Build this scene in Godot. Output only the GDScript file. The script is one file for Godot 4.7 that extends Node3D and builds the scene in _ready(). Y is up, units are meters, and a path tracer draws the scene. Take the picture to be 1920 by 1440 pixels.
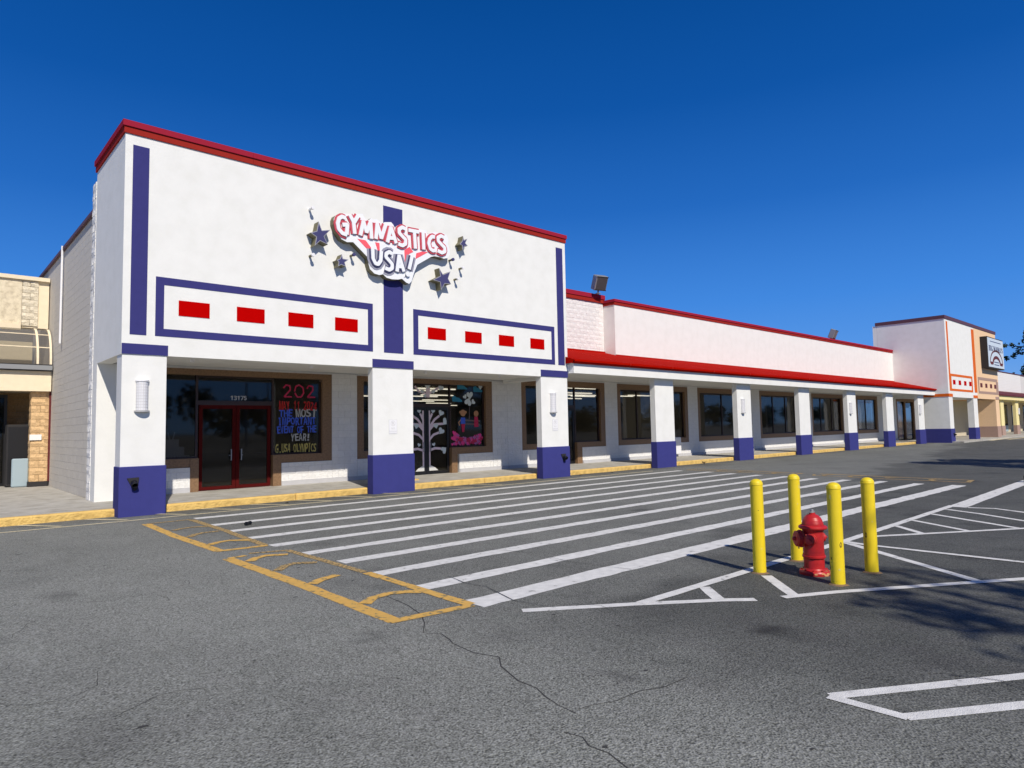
extends Node3D

var M := {}
var count := {}
var mesh_cache := {}
var font: SystemFont
var font_serif: SystemFont
var rng := RandomNumberGenerator.new()
const BAY := 6.2376

# ---------------------------------------------------------------- naming and tree
func numbered(parent: Node, called: String) -> String:
	var key := str(parent.get_instance_id()) + called
	if not count.has(key):
		count[key] = 0
		return called
	count[key] += 1
	return "%s_%03d" % [called, count[key]]

func thing(called: String, label: String, category: String, at := Vector3.ZERO, turn := 0.0, group := "") -> Node3D:
	var o := Node3D.new()
	o.name = numbered(self, called)
	add_child(o, true)
	o.position = at
	o.rotation.y = turn
	o.set_meta("label", label)
	o.set_meta("category", category)
	if group != "":
		o.set_meta("group", group)
	return o

func structure(called: String) -> Node3D:
	var o := Node3D.new()
	o.name = numbered(self, called)
	add_child(o, true)
	o.set_meta("kind", "structure")
	return o

func put(parent: Node, called: String, mesh: Mesh, mat: Material, at := Vector3.ZERO) -> MeshInstance3D:
	var o := MeshInstance3D.new()
	o.name = numbered(parent, called)
	o.mesh = mesh
	o.material_override = mat
	o.position = at
	parent.add_child(o, true)
	return o

func copy(o: Node3D, at: Vector3, label: String) -> Node3D:
	var c: Node3D = o.duplicate()
	c.name = numbered(self, String(o.name))
	add_child(c, true)
	c.position = at
	c.set_meta("label", label)
	return c

# ---------------------------------------------------------------- geometry
func mb() -> SurfaceTool:
	var st := SurfaceTool.new()
	st.begin(Mesh.PRIMITIVE_TRIANGLES)
	return st

func tri(st: SurfaceTool, a: Vector3, b: Vector3, c: Vector3, n: Vector3) -> void:
	if (b - a).cross(c - a).dot(n) > 0.0:
		var t := b
		b = c
		c = t
	for v in [a, b, c]:
		st.set_normal(n)
		st.set_uv(Vector2(v.x + v.z * 0.37, v.y + v.z))
		st.add_vertex(v)

func quad(st: SurfaceTool, a: Vector3, b: Vector3, c: Vector3, d: Vector3, n := Vector3.ZERO) -> void:
	if n == Vector3.ZERO:
		n = (c - a).cross(b - a).normalized()
	tri(st, a, b, c, n)
	tri(st, a, c, d, n)

func bx(st: SurfaceTool, x0: float, x1: float, y0: float, y1: float, z0: float, z1: float) -> void:
	var p := []
	for i in 8:
		p.append(Vector3(x1 if i & 1 else x0, y1 if i & 2 else y0, z1 if i & 4 else z0))
	quad(st, p[4], p[5], p[7], p[6], Vector3.BACK)
	quad(st, p[1], p[0], p[2], p[3], Vector3.FORWARD)
	quad(st, p[0], p[4], p[6], p[2], Vector3.LEFT)
	quad(st, p[5], p[1], p[3], p[7], Vector3.RIGHT)
	quad(st, p[6], p[7], p[3], p[2], Vector3.UP)
	quad(st, p[0], p[1], p[5], p[4], Vector3.DOWN)

func box(parent: Node, called: String, mat: Material, x0: float, x1: float, y0: float, y1: float, z0: float, z1: float) -> MeshInstance3D:
	var st := mb()
	bx(st, x0, x1, y0, y1, z0, z1)
	return put(parent, called, st.commit(), mat)

# box with chamfered edges round all twelve sides
func cbx(st: SurfaceTool, x0: float, x1: float, y0: float, y1: float, z0: float, z1: float, c: float) -> void:
	var lo := Vector3(x0, y0, z0)
	var hi := Vector3(x1, y1, z1)
	var mid := (lo + hi) * 0.5
	var h := (hi - lo) * 0.5
	for ax in 3:
		for s in [-1.0, 1.0]:
			var n := Vector3.ZERO
			n[ax] = s
			var u := (ax + 1) % 3
			var v := (ax + 2) % 3
			var q := []
			for k in [[-1, -1], [1, -1], [1, 1], [-1, 1]]:
				var p := mid
				p[ax] += s * h[ax]
				p[u] += k[0] * (h[u] - c)
				p[v] += k[1] * (h[v] - c)
				q.append(p)
			quad(st, q[0], q[1], q[2], q[3], n)
	for ax in 3:
		var u := (ax + 1) % 3
		var v := (ax + 2) % 3
		for su in [-1.0, 1.0]:
			for sv in [-1.0, 1.0]:
				var q := []
				for e in [-1.0, 1.0]:
					var a := mid
					a[ax] += e * (h[ax] - c)
					a[u] += su * h[u]
					a[v] += sv * (h[v] - c)
					var b := mid
					b[ax] += e * (h[ax] - c)
					b[u] += su * (h[u] - c)
					b[v] += sv * h[v]
					q.append(a)
					q.append(b)
				var n := Vector3.ZERO
				n[u] = su
				n[v] = sv
				quad(st, q[0], q[1], q[3], q[2], n.normalized())
	for sx in [-1.0, 1.0]:
		for sy in [-1.0, 1.0]:
			for sz in [-1.0, 1.0]:
				var s := Vector3(sx, sy, sz)
				tri(st, mid + s * Vector3(h.x, h.y - c, h.z - c), mid + s * Vector3(h.x - c, h.y, h.z - c), mid + s * Vector3(h.x - c, h.y - c, h.z), s.normalized())

# turned shape about an axis
func lathe(st: SurfaceTool, profile: Array, seg := 24, at := Transform3D.IDENTITY, flute := 0.0, flutes := 8, y_lo := 0.0, y_hi := 0.0) -> void:
	for i in profile.size() - 1:
		var a: Vector2 = profile[i]
		var b: Vector2 = profile[i + 1]
		var d := b - a
		var nn := Vector2(d.y, -d.x).normalized()
		for k in seg:
			var q := []
			var ns := []
			for e in [[a, k], [b, k], [b, k + 1], [a, k + 1]]:
				var th: float = TAU * e[1] / seg
				var r: float = e[0].x
				if flute > 0.0 and e[0].y >= y_lo and e[0].y <= y_hi:
					r *= 1.0 + flute * cos(th * flutes)
				q.append(at * Vector3(cos(th) * r, e[0].y, sin(th) * r))
				ns.append((at.basis * Vector3(cos(th) * nn.x, nn.y, sin(th) * nn.x)).normalized())
			for t in [[0, 2, 1], [0, 3, 2]]:
				if q[t[0]].distance_squared_to(q[t[1]]) < 1e-12 or q[t[1]].distance_squared_to(q[t[2]]) < 1e-12 or q[t[0]].distance_squared_to(q[t[2]]) < 1e-12:
					continue
				var fn: Vector3 = (q[t[2]] - q[t[0]]).cross(q[t[1]] - q[t[0]])
				var tt: Array = t
				if fn.dot(ns[t[0]]) < 0.0:
					tt = [t[0], t[2], t[1]]
				for j in tt:
					st.set_normal(ns[j])
					st.set_uv(Vector2(q[j].x + q[j].z, q[j].y))
					st.add_vertex(q[j])

# a flat outline given thickness, front face towards +z
func prism(st: SurfaceTool, poly: PackedVector2Array, z0: float, z1: float, sides := true) -> void:
	var idx := Geometry2D.triangulate_polygon(poly)
	for i in range(0, idx.size(), 3):
		var a := poly[idx[i]]
		var b := poly[idx[i + 1]]
		var c := poly[idx[i + 2]]
		tri(st, Vector3(a.x, a.y, z1), Vector3(b.x, b.y, z1), Vector3(c.x, c.y, z1), Vector3.BACK)
		tri(st, Vector3(a.x, a.y, z0), Vector3(b.x, b.y, z0), Vector3(c.x, c.y, z0), Vector3.FORWARD)
	if sides:
		rim(st, poly, z0, z1)

func rim(st: SurfaceTool, poly: PackedVector2Array, z0: float, z1: float) -> void:
	var s := -1.0 if Geometry2D.is_polygon_clockwise(poly) else 1.0
	for i in poly.size():
		var a := poly[i]
		var b := poly[(i + 1) % poly.size()]
		var d := (b - a).normalized()
		quad(st, Vector3(a.x, a.y, z0), Vector3(b.x, b.y, z0), Vector3(b.x, b.y, z1), Vector3(a.x, a.y, z1), Vector3(d.y * s, -d.x * s, 0))

func poly_of(n: Array) -> PackedVector2Array:
	var p := PackedVector2Array()
	for i in range(0, n.size(), 2):
		p.append(Vector2(n[i], n[i + 1]))
	return p

func stroke(st: SurfaceTool, n: Array, half: float, z0: float, z1: float, round_end := true) -> void:
	var r := Geometry2D.offset_polyline(poly_of(n), half, Geometry2D.JOIN_ROUND if round_end else Geometry2D.JOIN_MITER, Geometry2D.END_ROUND if round_end else Geometry2D.END_BUTT)
	for p in r:
		if not Geometry2D.is_polygon_clockwise(p):
			prism(st, p, z0, z1)

func heart(x: float, y: float, s: float, turn: float) -> PackedVector2Array:
	var p := PackedVector2Array()
	for i in 20:
		var t := TAU * i / 20.0
		var v := Vector2(16.0 * pow(sin(t), 3), 13.0 * cos(t) - 5.0 * cos(2 * t) - 2.0 * cos(3 * t) - cos(4 * t)) * s / 16.0
		p.append(Vector2(x, y) + v.rotated(turn))
	return p

func disc2(x: float, y: float, rx: float, ry: float, n := 16) -> PackedVector2Array:
	var p := PackedVector2Array()
	for i in n:
		p.append(Vector2(x + cos(TAU * i / n) * rx, y + sin(TAU * i / n) * ry))
	return p

# painted strip on the ground with slightly uneven edges; pts are x, z pairs
func strip(pts: Array, w: float, y: float, jit := 0.008, taper := 1.0) -> ArrayMesh:
	var st := mb()
	var P := []
	for i in range(0, pts.size() - 2, 2):
		var a := Vector2(pts[i], pts[i + 1])
		var b := Vector2(pts[i + 2], pts[i + 3])
		var n: int = max(1, int(a.distance_to(b) / 0.22))
		for k in n:
			P.append(a.lerp(b, float(k) / n))
	P.append(Vector2(pts[-2], pts[-1]))
	var L := []
	var R := []
	for i in P.size():
		var d: Vector2 = (P[min(i + 1, P.size() - 1)] - P[max(i - 1, 0)]).normalized()
		var nrm := Vector2(-d.y, d.x)
		var ww: float = w * lerp(1.0, taper, float(i) / max(1, P.size() - 1))
		L.append(P[i] + nrm * (ww * 0.5 + rng.randf_range(-jit, jit)))
		R.append(P[i] - nrm * (ww * 0.5 + rng.randf_range(-jit, jit)))
	for i in P.size() - 1:
		quad(st, Vector3(L[i].x, y, L[i].y), Vector3(L[i + 1].x, y, L[i + 1].y), Vector3(R[i + 1].x, y, R[i + 1].y), Vector3(R[i].x, y, R[i].y), Vector3.UP)
	return st.commit()

func label_mesh(text: String, height: float, depth := 0.003, serif := false) -> TextMesh:
	var t := TextMesh.new()
	t.text = text
	t.font = font_serif if serif else font
	t.font_size = 32
	t.pixel_size = height / 23.0
	t.depth = depth
	t.curve_step = 2.0
	return t

# ---------------------------------------------------------------- materials
func flat(col: Color, rough := 0.6, metal := 0.0, spec := 0.5) -> StandardMaterial3D:
	var m := StandardMaterial3D.new()
	m.albedo_color = col
	m.roughness = rough
	m.metallic = metal
	m.metallic_specular = spec
	return m

func noise(freq: float, oct := 4, seed_ := 1, cellular := false) -> FastNoiseLite:
	var n := FastNoiseLite.new()
	n.seed = seed_
	n.noise_type = FastNoiseLite.TYPE_CELLULAR if cellular else FastNoiseLite.TYPE_SIMPLEX_SMOOTH
	n.frequency = freq
	n.fractal_octaves = oct
	return n

func noise_tex(n: FastNoiseLite, size: int, stops: Array, normal := false, strength := 4.0) -> NoiseTexture2D:
	var t := NoiseTexture2D.new()
	t.width = size
	t.height = size
	t.seamless = true
	t.noise = n
	if normal:
		t.as_normal_map = true
		t.bump_strength = strength
	else:
		var g := Gradient.new()
		g.offsets = PackedFloat32Array(stops.map(func(s): return s[0]))
		g.colors = PackedColorArray(stops.map(func(s): return s[1]))
		t.color_ramp = g
	return t

# painted or cast surface with fine mottling, mapped in world space
func surfaced(col: Color, lo: float, rough: float, tile: float, tex: String, bump := "bump", bump_scale := 0.5) -> StandardMaterial3D:
	var m := flat(col, rough)
	m.albedo_texture = M[tex]
	m.uv1_triplanar = true
	m.uv1_world_triplanar = true
	m.uv1_scale = Vector3.ONE / tile
	if bump != "":
		m.normal_enabled = true
		m.normal_texture = M[bump]
		m.normal_scale = bump_scale
	return m

func make_asphalt_textures() -> void:
	var n := 1024
	var r := RandomNumberGenerator.new()
	r.seed = 77
	var h := PackedFloat32Array()
	h.resize(n * n)
	for i in n * n:
		h[i] = r.randf()
	var d := PackedByteArray()
	d.resize(n * n * 3)
	var hb := PackedByteArray()
	hb.resize(n * n)
	for y in n:
		var yd := ((y + 1) % n) * n
		for x in n:
			var xr := (x + 1) % n
			var v := (h[y * n + x] * 1.5 + h[y * n + xr] + h[yd + x] + h[yd + xr] * 0.5) * 0.25
			var e := 0.46 + (v - 0.5) * 0.95
			if h[y * n + x] > 0.987:
				e += 0.5 * h[yd + x]
			elif h[y * n + x] < 0.012:
				e -= 0.2
			e = pow(clampf(e, 0.04, 1.0), 0.4545)
			var k := (y * n + x) * 3
			d[k] = int(e * 255.0)
			d[k + 1] = int(e * 255.0)
			d[k + 2] = int(e * (251.0 if h[yd + x] > 0.3 else 240.0))
			hb[y * n + x] = int(clampf(v, 0, 1) * 255.0)
	var im := Image.create_from_data(n, n, false, Image.FORMAT_RGB8, d)
	im.generate_mipmaps()
	M.asphalt_tex = ImageTexture.create_from_image(im)
	var hi := Image.create_from_data(n, n, false, Image.FORMAT_L8, hb)
	hi.convert(Image.FORMAT_RGB8)
	hi.bump_map_to_normal_map(2.2)
	M.asphalt_bump = ImageTexture.create_from_image(hi)

func make_materials() -> void:
	font = SystemFont.new()
	font.font_names = PackedStringArray(["Droid Sans"])
	font.font_weight = 700
	font_serif = SystemFont.new()
	font_serif.font_names = PackedStringArray(["Droid Serif"])
	font_serif.font_weight = 700
	make_asphalt_textures()
	M.mottle = noise_tex(noise(0.012, 5, 3), 512, [[0.0, Color(0.965, 0.965, 0.96)], [0.5, Color(0.985, 0.985, 0.985)], [1.0, Color(1, 1, 1)]])
	M.blotch = noise_tex(noise(0.02, 5, 9), 512, [[0.0, Color(0.80, 0.785, 0.76)], [0.45, Color(0.92, 0.915, 0.905)], [1.0, Color(1, 1, 1)]])
	M.worn = noise_tex(noise(0.035, 5, 21), 512, [[0.0, Color(0.5, 0.5, 0.5)], [0.15, Color(0.62, 0.62, 0.62)], [0.22, Color(0.90, 0.90, 0.90)], [1.0, Color(1, 1, 1)]])
	M.worn_much = noise_tex(noise(0.05, 5, 22), 512, [[0.0, Color(0.50, 0.54, 0.68)], [0.38, Color(0.56, 0.6, 0.72)], [0.5, Color(0.9, 0.9, 0.9)], [1.0, Color(1, 1, 1)]])
	M.worn_yellow = noise_tex(noise(0.04, 6, 31), 512, [[0.0, Color(0.50, 0.60, 1.0)], [0.22, Color(0.58, 0.68, 1.0)], [0.34, Color(0.92, 0.94, 0.97)], [1.0, Color(1, 1, 1)]])
	M.bump = noise_tex(noise(0.08, 4, 5), 512, [], true, 3.0)
	M.rough_bump = noise_tex(noise(0.03, 5, 6), 512, [], true, 8.0)
	M.stucco = surfaced(Color(0.925, 0.927, 0.91), 0.9, 0.85, 3.7, "mottle", "bump", 0.08)
	M.block_white = surfaced(Color(0.92, 0.918, 0.908), 0.9, 0.9, 1.3, "mottle", "rough_bump", 0.6)
	M.block_white_b = surfaced(Color(0.905, 0.903, 0.893), 0.9, 0.9, 1.1, "mottle", "rough_bump", 0.6)
	M.mortar_white = surfaced(Color(0.84, 0.84, 0.83), 0.9, 0.95, 1.0, "mottle", "bump", 0.5)
	M.base_grey = surfaced(Color(0.76, 0.76, 0.77), 0.9, 0.9, 1.3, "mottle", "bump", 0.5)
	M.beige = surfaced(Color(0.81, 0.79, 0.75), 0.9, 0.9, 1.9, "mottle", "bump", 0.2)
	M.beige_b = surfaced(Color(0.80, 0.78, 0.74), 0.9, 0.9, 1.0, "mottle", "bump", 0.6)
	M.mortar_beige = surfaced(Color(0.70, 0.68, 0.64), 0.9, 0.95, 1.0, "blotch", "bump", 0.6)
	M.red = surfaced(Color(0.735, 0.0, 0.0), 0.9, 0.85, 1.5, "mottle", "")
	M.red_cap = surfaced(Color(0.61, 0.18, 0.15), 0.9, 0.7, 1.5, "mottle", "")
	M.red_cap_top = surfaced(Color(0.62, 0.15, 0.23), 0.9, 0.65, 1.5, "mottle", "")
	M.red_roof = surfaced(Color(0.65, 0.05, 0.0), 0.9, 0.85, 3.1, "mottle", "")
	M.navy = surfaced(Color(0.245, 0.245, 0.475), 0.9, 0.6, 1.5, "mottle", "bump", 0.25)
	M.navy_base = surfaced(Color(0.25, 0.26, 0.51), 0.9, 0.6, 1.9, "mottle", "bump", 0.1)
	M.orange = surfaced(Color(0.87, 0.42, 0.16), 0.9, 0.6, 1.5, "mottle", "")
	M.bronze = surfaced(Color(0.56, 0.44, 0.32), 0.9, 0.5, 0.7, "blotch", "bump", 0.2)
	M.dark_frame = flat(Color(0.20, 0.13, 0.11), 0.4)
	M.door_red = flat(Color(0.31, 0.085, 0.08), 0.5)
	M.black_metal = flat(Color(0.07, 0.07, 0.08), 0.45)
	M.steel = flat(Color(0.6, 0.6, 0.6), 0.35, 0.8)
	M.concrete = surfaced(Color(0.74, 0.73, 0.70), 0.9, 0.9, 5.3, "blotch", "bump", 0.5)
	M.curb_yellow = surfaced(Color(0.94, 0.79, 0.46), 0.9, 0.75, 2.9, "blotch", "bump", 0.8)
	M.paint_white = surfaced(Color(0.91, 0.91, 0.895), 0.9, 0.8, 2.9, "worn", "asphalt_bump", 0.7)
	M.paint_white_old = surfaced(Color(0.89, 0.89, 0.875), 0.9, 0.8, 2.3, "worn", "asphalt_bump", 0.7)
	M.paint_yellow = surfaced(Color(0.88, 0.69, 0.34), 0.9, 0.8, 1.9, "worn_yellow", "asphalt_bump", 0.7)
	M.paint_yellow_old = surfaced(Color(0.80, 0.67, 0.42), 0.9, 0.85, 1.3, "worn_much", "asphalt_bump", 0.7)
	M.paint_cream_old = surfaced(Color(0.90, 0.85, 0.70), 0.9, 0.85, 1.3, "worn", "asphalt_bump", 0.7)
	M.crack = flat(Color(0.22, 0.22, 0.22), 0.95)
	M.bollard = surfaced(Color(0.94, 0.83, 0.13), 0.9, 0.5, 0.9, "mottle", "bump", 0.5)
	M.hydrant = surfaced(Color(0.77, 0.15, 0.16), 0.9, 0.42, 0.7, "blotch", "bump", 0.25)
	M.chip = surfaced(Color(0.93, 0.66, 0.45), 0.9, 0.8, 0.1, "blotch", "bump", 0.6)
	M.scuff = flat(Color(0.42, 0.33, 0.12), 0.8)
	M.scuff_pale = flat(Color(0.87, 0.80, 0.42), 0.8)
	M.worn_red = surfaced(Color(0.86, 0.40, 0.25), 0.9, 0.7, 0.2, "blotch", "bump", 0.4)
	M.cream = surfaced(Color(0.94, 0.88, 0.76), 0.9, 0.85, 1.5, "mottle", "bump", 0.3)
	M.cream_stain = surfaced(Color(0.93, 0.88, 0.77), 0.9, 0.85, 1.9, "blotch", "bump", 0.3)
	M.tan_block = surfaced(Color(0.90, 0.76, 0.57), 0.9, 0.9, 0.7, "blotch", "rough_bump", 1.0)
	M.cream_block = surfaced(Color(0.93, 0.89, 0.80), 0.9, 0.9, 0.9, "blotch", "rough_bump", 1.0)
	M.tan_mortar = surfaced(Color(0.55, 0.45, 0.34), 0.9, 0.95, 0.7, "blotch", "bump", 0.5)
	M.peach = surfaced(Color(0.94, 0.80, 0.64), 0.9, 0.85, 1.5, "mottle", "bump", 0.3)
	M.taupe = surfaced(Color(0.66, 0.55, 0.50), 0.9, 0.85, 1.5, "mottle", "bump", 0.3)
	M.brown_cap = flat(Color(0.36, 0.22, 0.26), 0.6)
	M.pale_yellow = surfaced(Color(0.95, 0.89, 0.64), 0.9, 0.85, 1.5, "mottle", "bump", 0.3)
	M.maroon = flat(Color(0.40, 0.20, 0.20), 0.5)
	M.dark_wall = surfaced(Color(0.78, 0.74, 0.65), 0.9, 0.9, 2.1, "mottle", "bump", 0.3)
	M.room = flat(Color(0.66, 0.63, 0.57), 0.9)
	M.carpet = flat(Color(0.40, 0.39, 0.38), 0.95)
	M.rubber = flat(Color(0.16, 0.155, 0.16), 0.8)
	M.grey_metal = flat(Color(0.56, 0.57, 0.58), 0.5, 0.2)
	M.lens = flat(Color(0.30, 0.29, 0.30), 0.12)
	M.sign_side = flat(Color(0.44, 0.42, 0.31), 0.6)
	M.sign_pale = flat(Color(0.82, 0.86, 0.88), 0.4)
	M.sign_white = flat(Color(0.94, 0.95, 0.96), 0.4)
	M.sign_pink = flat(Color(0.76, 0.33, 0.38), 0.6)
	M.sign_ray = flat(Color(0.95, 0.40, 0.45), 0.45)
	M.sign_navy = flat(Color(0.24, 0.24, 0.38), 0.45)
	M.sign_grey = flat(Color(0.60, 0.60, 0.66), 0.45)
	M.star_face = flat(Color(0.29, 0.29, 0.45), 0.45)
	M.star_trim = flat(Color(0.62, 0.62, 0.66), 0.4)
	M.plate = flat(Color(0.92, 0.92, 0.925), 0.55)
	M.plate_line = flat(Color(0.84, 0.84, 0.845), 0.6)
	M.lamp_glass = flat(Color(0.90, 0.90, 0.91), 0.3)
	M.lamp_base = flat(Color(0.70, 0.70, 0.70), 0.5)
	M.paper = flat(Color(0.92, 0.92, 0.90), 0.7)
	M.blue_grey = flat(Color(0.62, 0.69, 0.72), 0.6)
	M.cone = flat(Color(0.88, 0.28, 0.12), 0.6)
	M.bark = surfaced(Color(0.30, 0.25, 0.20), 0.9, 0.95, 0.8, "blotch", "rough_bump", 1.0)
	M.leaf = flat(Color(1, 1, 1), 0.6)
	M.leaf.vertex_color_use_as_albedo = true
	M.leaf.backlight_enabled = true
	M.leaf.backlight = Color(0.12, 0.16, 0.05)
	M.asphalt = flat(Color(1, 1, 1), 0.9)
	M.asphalt.albedo_texture = M.asphalt_tex
	M.asphalt.vertex_color_use_as_albedo = true
	M.asphalt.normal_enabled = true
	M.asphalt.normal_texture = M.asphalt_bump
	M.asphalt.normal_scale = 0.6
	M.far_asphalt = flat(Color(0.635, 0.64, 0.635), 0.9)
	M.far_asphalt.albedo_texture = M.asphalt_tex
	var g := StandardMaterial3D.new()
	g.transparency = BaseMaterial3D.TRANSPARENCY_ALPHA
	g.albedo_color = Color(0.09, 0.08, 0.05, 0.42)
	g.metallic_specular = 0.42
	g.roughness = 0.03
	M.glass = g
	var g2 := StandardMaterial3D.new()
	g2.transparency = BaseMaterial3D.TRANSPARENCY_ALPHA
	g2.albedo_color = Color(0.44, 0.41, 0.35, 0.5)
	g2.roughness = 0.45
	g2.metallic_specular = 0.25
	M.smoked = g2
	M.tube = flat(Color(1, 1, 1), 0.5)
	M.tube.emission_enabled = true
	M.tube.emission = Color(1.0, 0.97, 0.88)
	M.tube.emission_energy_multiplier = 2.2
	var cols := {"p_red": Color(0.74, 0.10, 0.08), "p_blue": Color(0.25, 0.38, 0.82), "p_white": Color(0.80, 0.80, 0.79), "p_chalk": Color(0.68, 0.68, 0.66), "p_gold": Color(0.72, 0.66, 0.36), "p_pink": Color(0.95, 0.25, 0.55), "p_rose": Color(0.75, 0.12, 0.30), "p_violet": Color(0.70, 0.38, 0.62), "p_teal": Color(0.15, 0.50, 0.62), "p_skin": Color(0.72, 0.52, 0.36), "p_lilac": Color(0.90, 0.82, 0.85), "p_heart": Color(0.82, 0.86, 0.86), "p_bench": Color(0.40, 0.34, 0.33)}
	for k in ["red", "red_cap", "red_cap_top", "red_roof", "navy", "navy_base", "orange", "door_red", "sign_pink", "sign_ray", "star_face", "maroon"]:
		M[k].metallic_specular = 0.12
	for k in cols:
		M[k] = flat(cols[k], 0.6)

# ---------------------------------------------------------------- masonry
# one block with an uneven split face, front on z = 0, lower left corner at the origin
func block_mesh(w: float, h: float, depth: float, rough: float, variant: int) -> ArrayMesh:
	var key := "%d %d %d %d %d" % [roundi(w * 1000), roundi(h * 1000), roundi(depth * 1000), roundi(rough * 10000), variant]
	if mesh_cache.has(key):
		return mesh_cache[key]
	var r := RandomNumberGenerator.new()
	r.seed = hash(key)
	var nx: int = clampi(int(w / 0.1), 1, 4) if rough > 0.0 else 1
	var ny := 2 if rough > 0.0 else 1
	var st := mb()
	var g := []
	for j in ny + 1:
		var row := []
		for i in nx + 1:
			var inner := i > 0 and i < nx and j > 0 and j < ny
			row.append(Vector3(w * i / nx, h * j / ny, r.randf_range(0.2, 1.0) * rough if inner else r.randf_range(-0.7, 0.0) * rough))
		g.append(row)
	for j in ny:
		for i in nx:
			quad(st, g[j][i], g[j][i + 1], g[j + 1][i + 1], g[j + 1][i])
	var a := Vector3(0, 0, -depth)
	var b := Vector3(w, 0, -depth)
	var c := Vector3(w, h, -depth)
	var d := Vector3(0, h, -depth)
	quad(st, a, b, g[0][nx], g[0][0], Vector3.DOWN)
	quad(st, d, g[ny][0], g[ny][nx], c, Vector3.UP)
	quad(st, a, g[0][0], g[ny][0], d, Vector3.LEFT)
	quad(st, b, c, g[ny][nx], g[0][nx], Vector3.RIGHT)
	var m := st.commit()
	mesh_cache[key] = m
	return m

# courses of blocks on a wall; basis turns the wall (front is +z of the basis). Returns how many were laid.
func courses(parent: Node, called: String, mats: Array, at: Transform3D, x0: float, x1: float, y0: float, y1: float, bw: float, bh: float, rough: float, seed_: int, limit := 100000) -> int:
	var r := RandomNumberGenerator.new()
	r.seed = seed_
	var gap := 0.007 if rough > 0.0 else 0.005
	var row := int(round(y0 / bh))
	var y := y0
	var n := 0
	var rest := mb()
	var has_rest := false
	while y < y1 - 0.03:
		var h := minf(bh, y1 - y)
		var x := x0
		var first := bw * (0.5 if row % 2 else 1.0)
		while x < x1 - 0.02:
			var w := first if x == x0 else bw
			w = minf(w, x1 - x)
			if x1 - x - w < 0.06:
				w = x1 - x
			var m := block_mesh(w - gap, h - gap, 0.04, rough, r.randi() % 3)
			var t := at * Transform3D(Basis.IDENTITY, Vector3(x + gap * 0.5, y + gap * 0.5, r.randf_range(-0.003, 0.003) if rough > 0.0 else 0.0))
			if n < limit:
				var o := put(parent, called, m, mats[r.randi() % mats.size()])
				o.transform = t
			else:
				rest.append_from(m, 0, t)
				has_rest = true
			n += 1
			x += w
		y += h
		row += 1
	if has_rest:
		var o := put(parent, called + "_courses", rest.commit(), mats[0])
		o.set_meta("kind", "stuff")
	return n

# ---------------------------------------------------------------- windows and doors
# bronze surround, dark inner frame, panes; posts are the x of mullions
func window(parent: Node, x0: float, x1: float, y0: float, y1: float, posts: Array, border := 0.24, zf := -3.13) -> MeshInstance3D:
	var st := mb()
	var z1 := zf
	var z0 := zf - 0.2
	bx(st, x0, x1, y1 - border, y1, z0, z1)
	bx(st, x0, x1, y0, y0 + border * 0.95, z0, z1)
	bx(st, x0, x0 + border, y0 + border * 0.95, y1 - border, z0, z1)
	bx(st, x1 - border, x1, y0 + border * 0.95, y1 - border, z0, z1)
	var w := put(parent, "window", st.commit(), M.bronze)
	panes(w, x0 + border, x1 - border, y0 + border * 0.95, y1 - border, posts, zf - 0.14)
	return w

func panes(w: Node, x0: float, x1: float, y0: float, y1: float, posts: Array, z: float) -> void:
	var xs := [x0] + posts + [x1]
	var f := mb()
	bx(f, x0 + 0.001, x1 - 0.001, y0 + 0.001, y0 + 0.05, z - 0.05, z + 0.03)
	bx(f, x0 + 0.001, x1 - 0.001, y1 - 0.05, y1 - 0.001, z - 0.05, z + 0.03)
	for i in xs.size():
		var a: float = xs[i] - 0.025
		if i == 0:
			a = x0 + 0.001
		elif i == xs.size() - 1:
			a = x1 - 0.051
		bx(f, a, a + 0.05, y0 + 0.05, y1 - 0.05, z - 0.049, z + 0.029)
	put(w, "frame", f.commit(), M.dark_frame)
	for i in xs.size() - 1:
		var st := mb()
		bx(st, xs[i] + 0.02, xs[i + 1] - 0.02, y0 + 0.04, y1 - 0.04, z - 0.014, z - 0.006)
		put(w, "pane", st.commit(), M.glass)

# glazed double door between x0 and x1
func double_door(parent: Node, x0: float, x1: float, y0: float, y1: float, z: float, mat: Material, handles := true) -> void:
	var mid := (x0 + x1) * 0.5
	for s in 2:
		var a := x0 + 0.03 if s == 0 else mid + 0.006
		var b := mid - 0.006 if s == 0 else x1 - 0.03
		var f := mb()
		bx(f, a, a + 0.09, y0 + 0.01, y1, z - 0.04, z + 0.02)
		bx(f, b - 0.09, b, y0 + 0.01, y1, z - 0.04, z + 0.02)
		bx(f, a + 0.09, b - 0.09, y0 + 0.01, y0 + 0.1, z - 0.039, z + 0.019)
		bx(f, a + 0.09, b - 0.09, y1 - 0.1, y1, z - 0.039, z + 0.019)
		var d := put(parent, "door", f.commit(), mat)
		var g := mb()
		bx(g, a + 0.08, b - 0.08, y0 + 0.09, y1 - 0.09, z - 0.014, z - 0.006)
		put(d, "pane", g.commit(), M.glass)
		if handles:
			var h := mb()
			var hx := b - 0.13 if s == 0 else a + 0.13
			var dir := -1.0 if s == 0 else 1.0
			for yy in [0.92, 1.2]:
				bx(h, hx - 0.012, hx + 0.012, yy, yy + 0.024, z + 0.019, z + 0.075)
			bx(h, hx - 0.012, hx + 0.012, 0.944, 1.2, z + 0.05, z + 0.074)
			bx(h, minf(hx, hx + dir * 0.05), maxf(hx, hx + dir * 0.05), 1.05, 1.07, z + 0.02, z + 0.03)
			put(d, "handle", h.commit(), M.steel)

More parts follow.
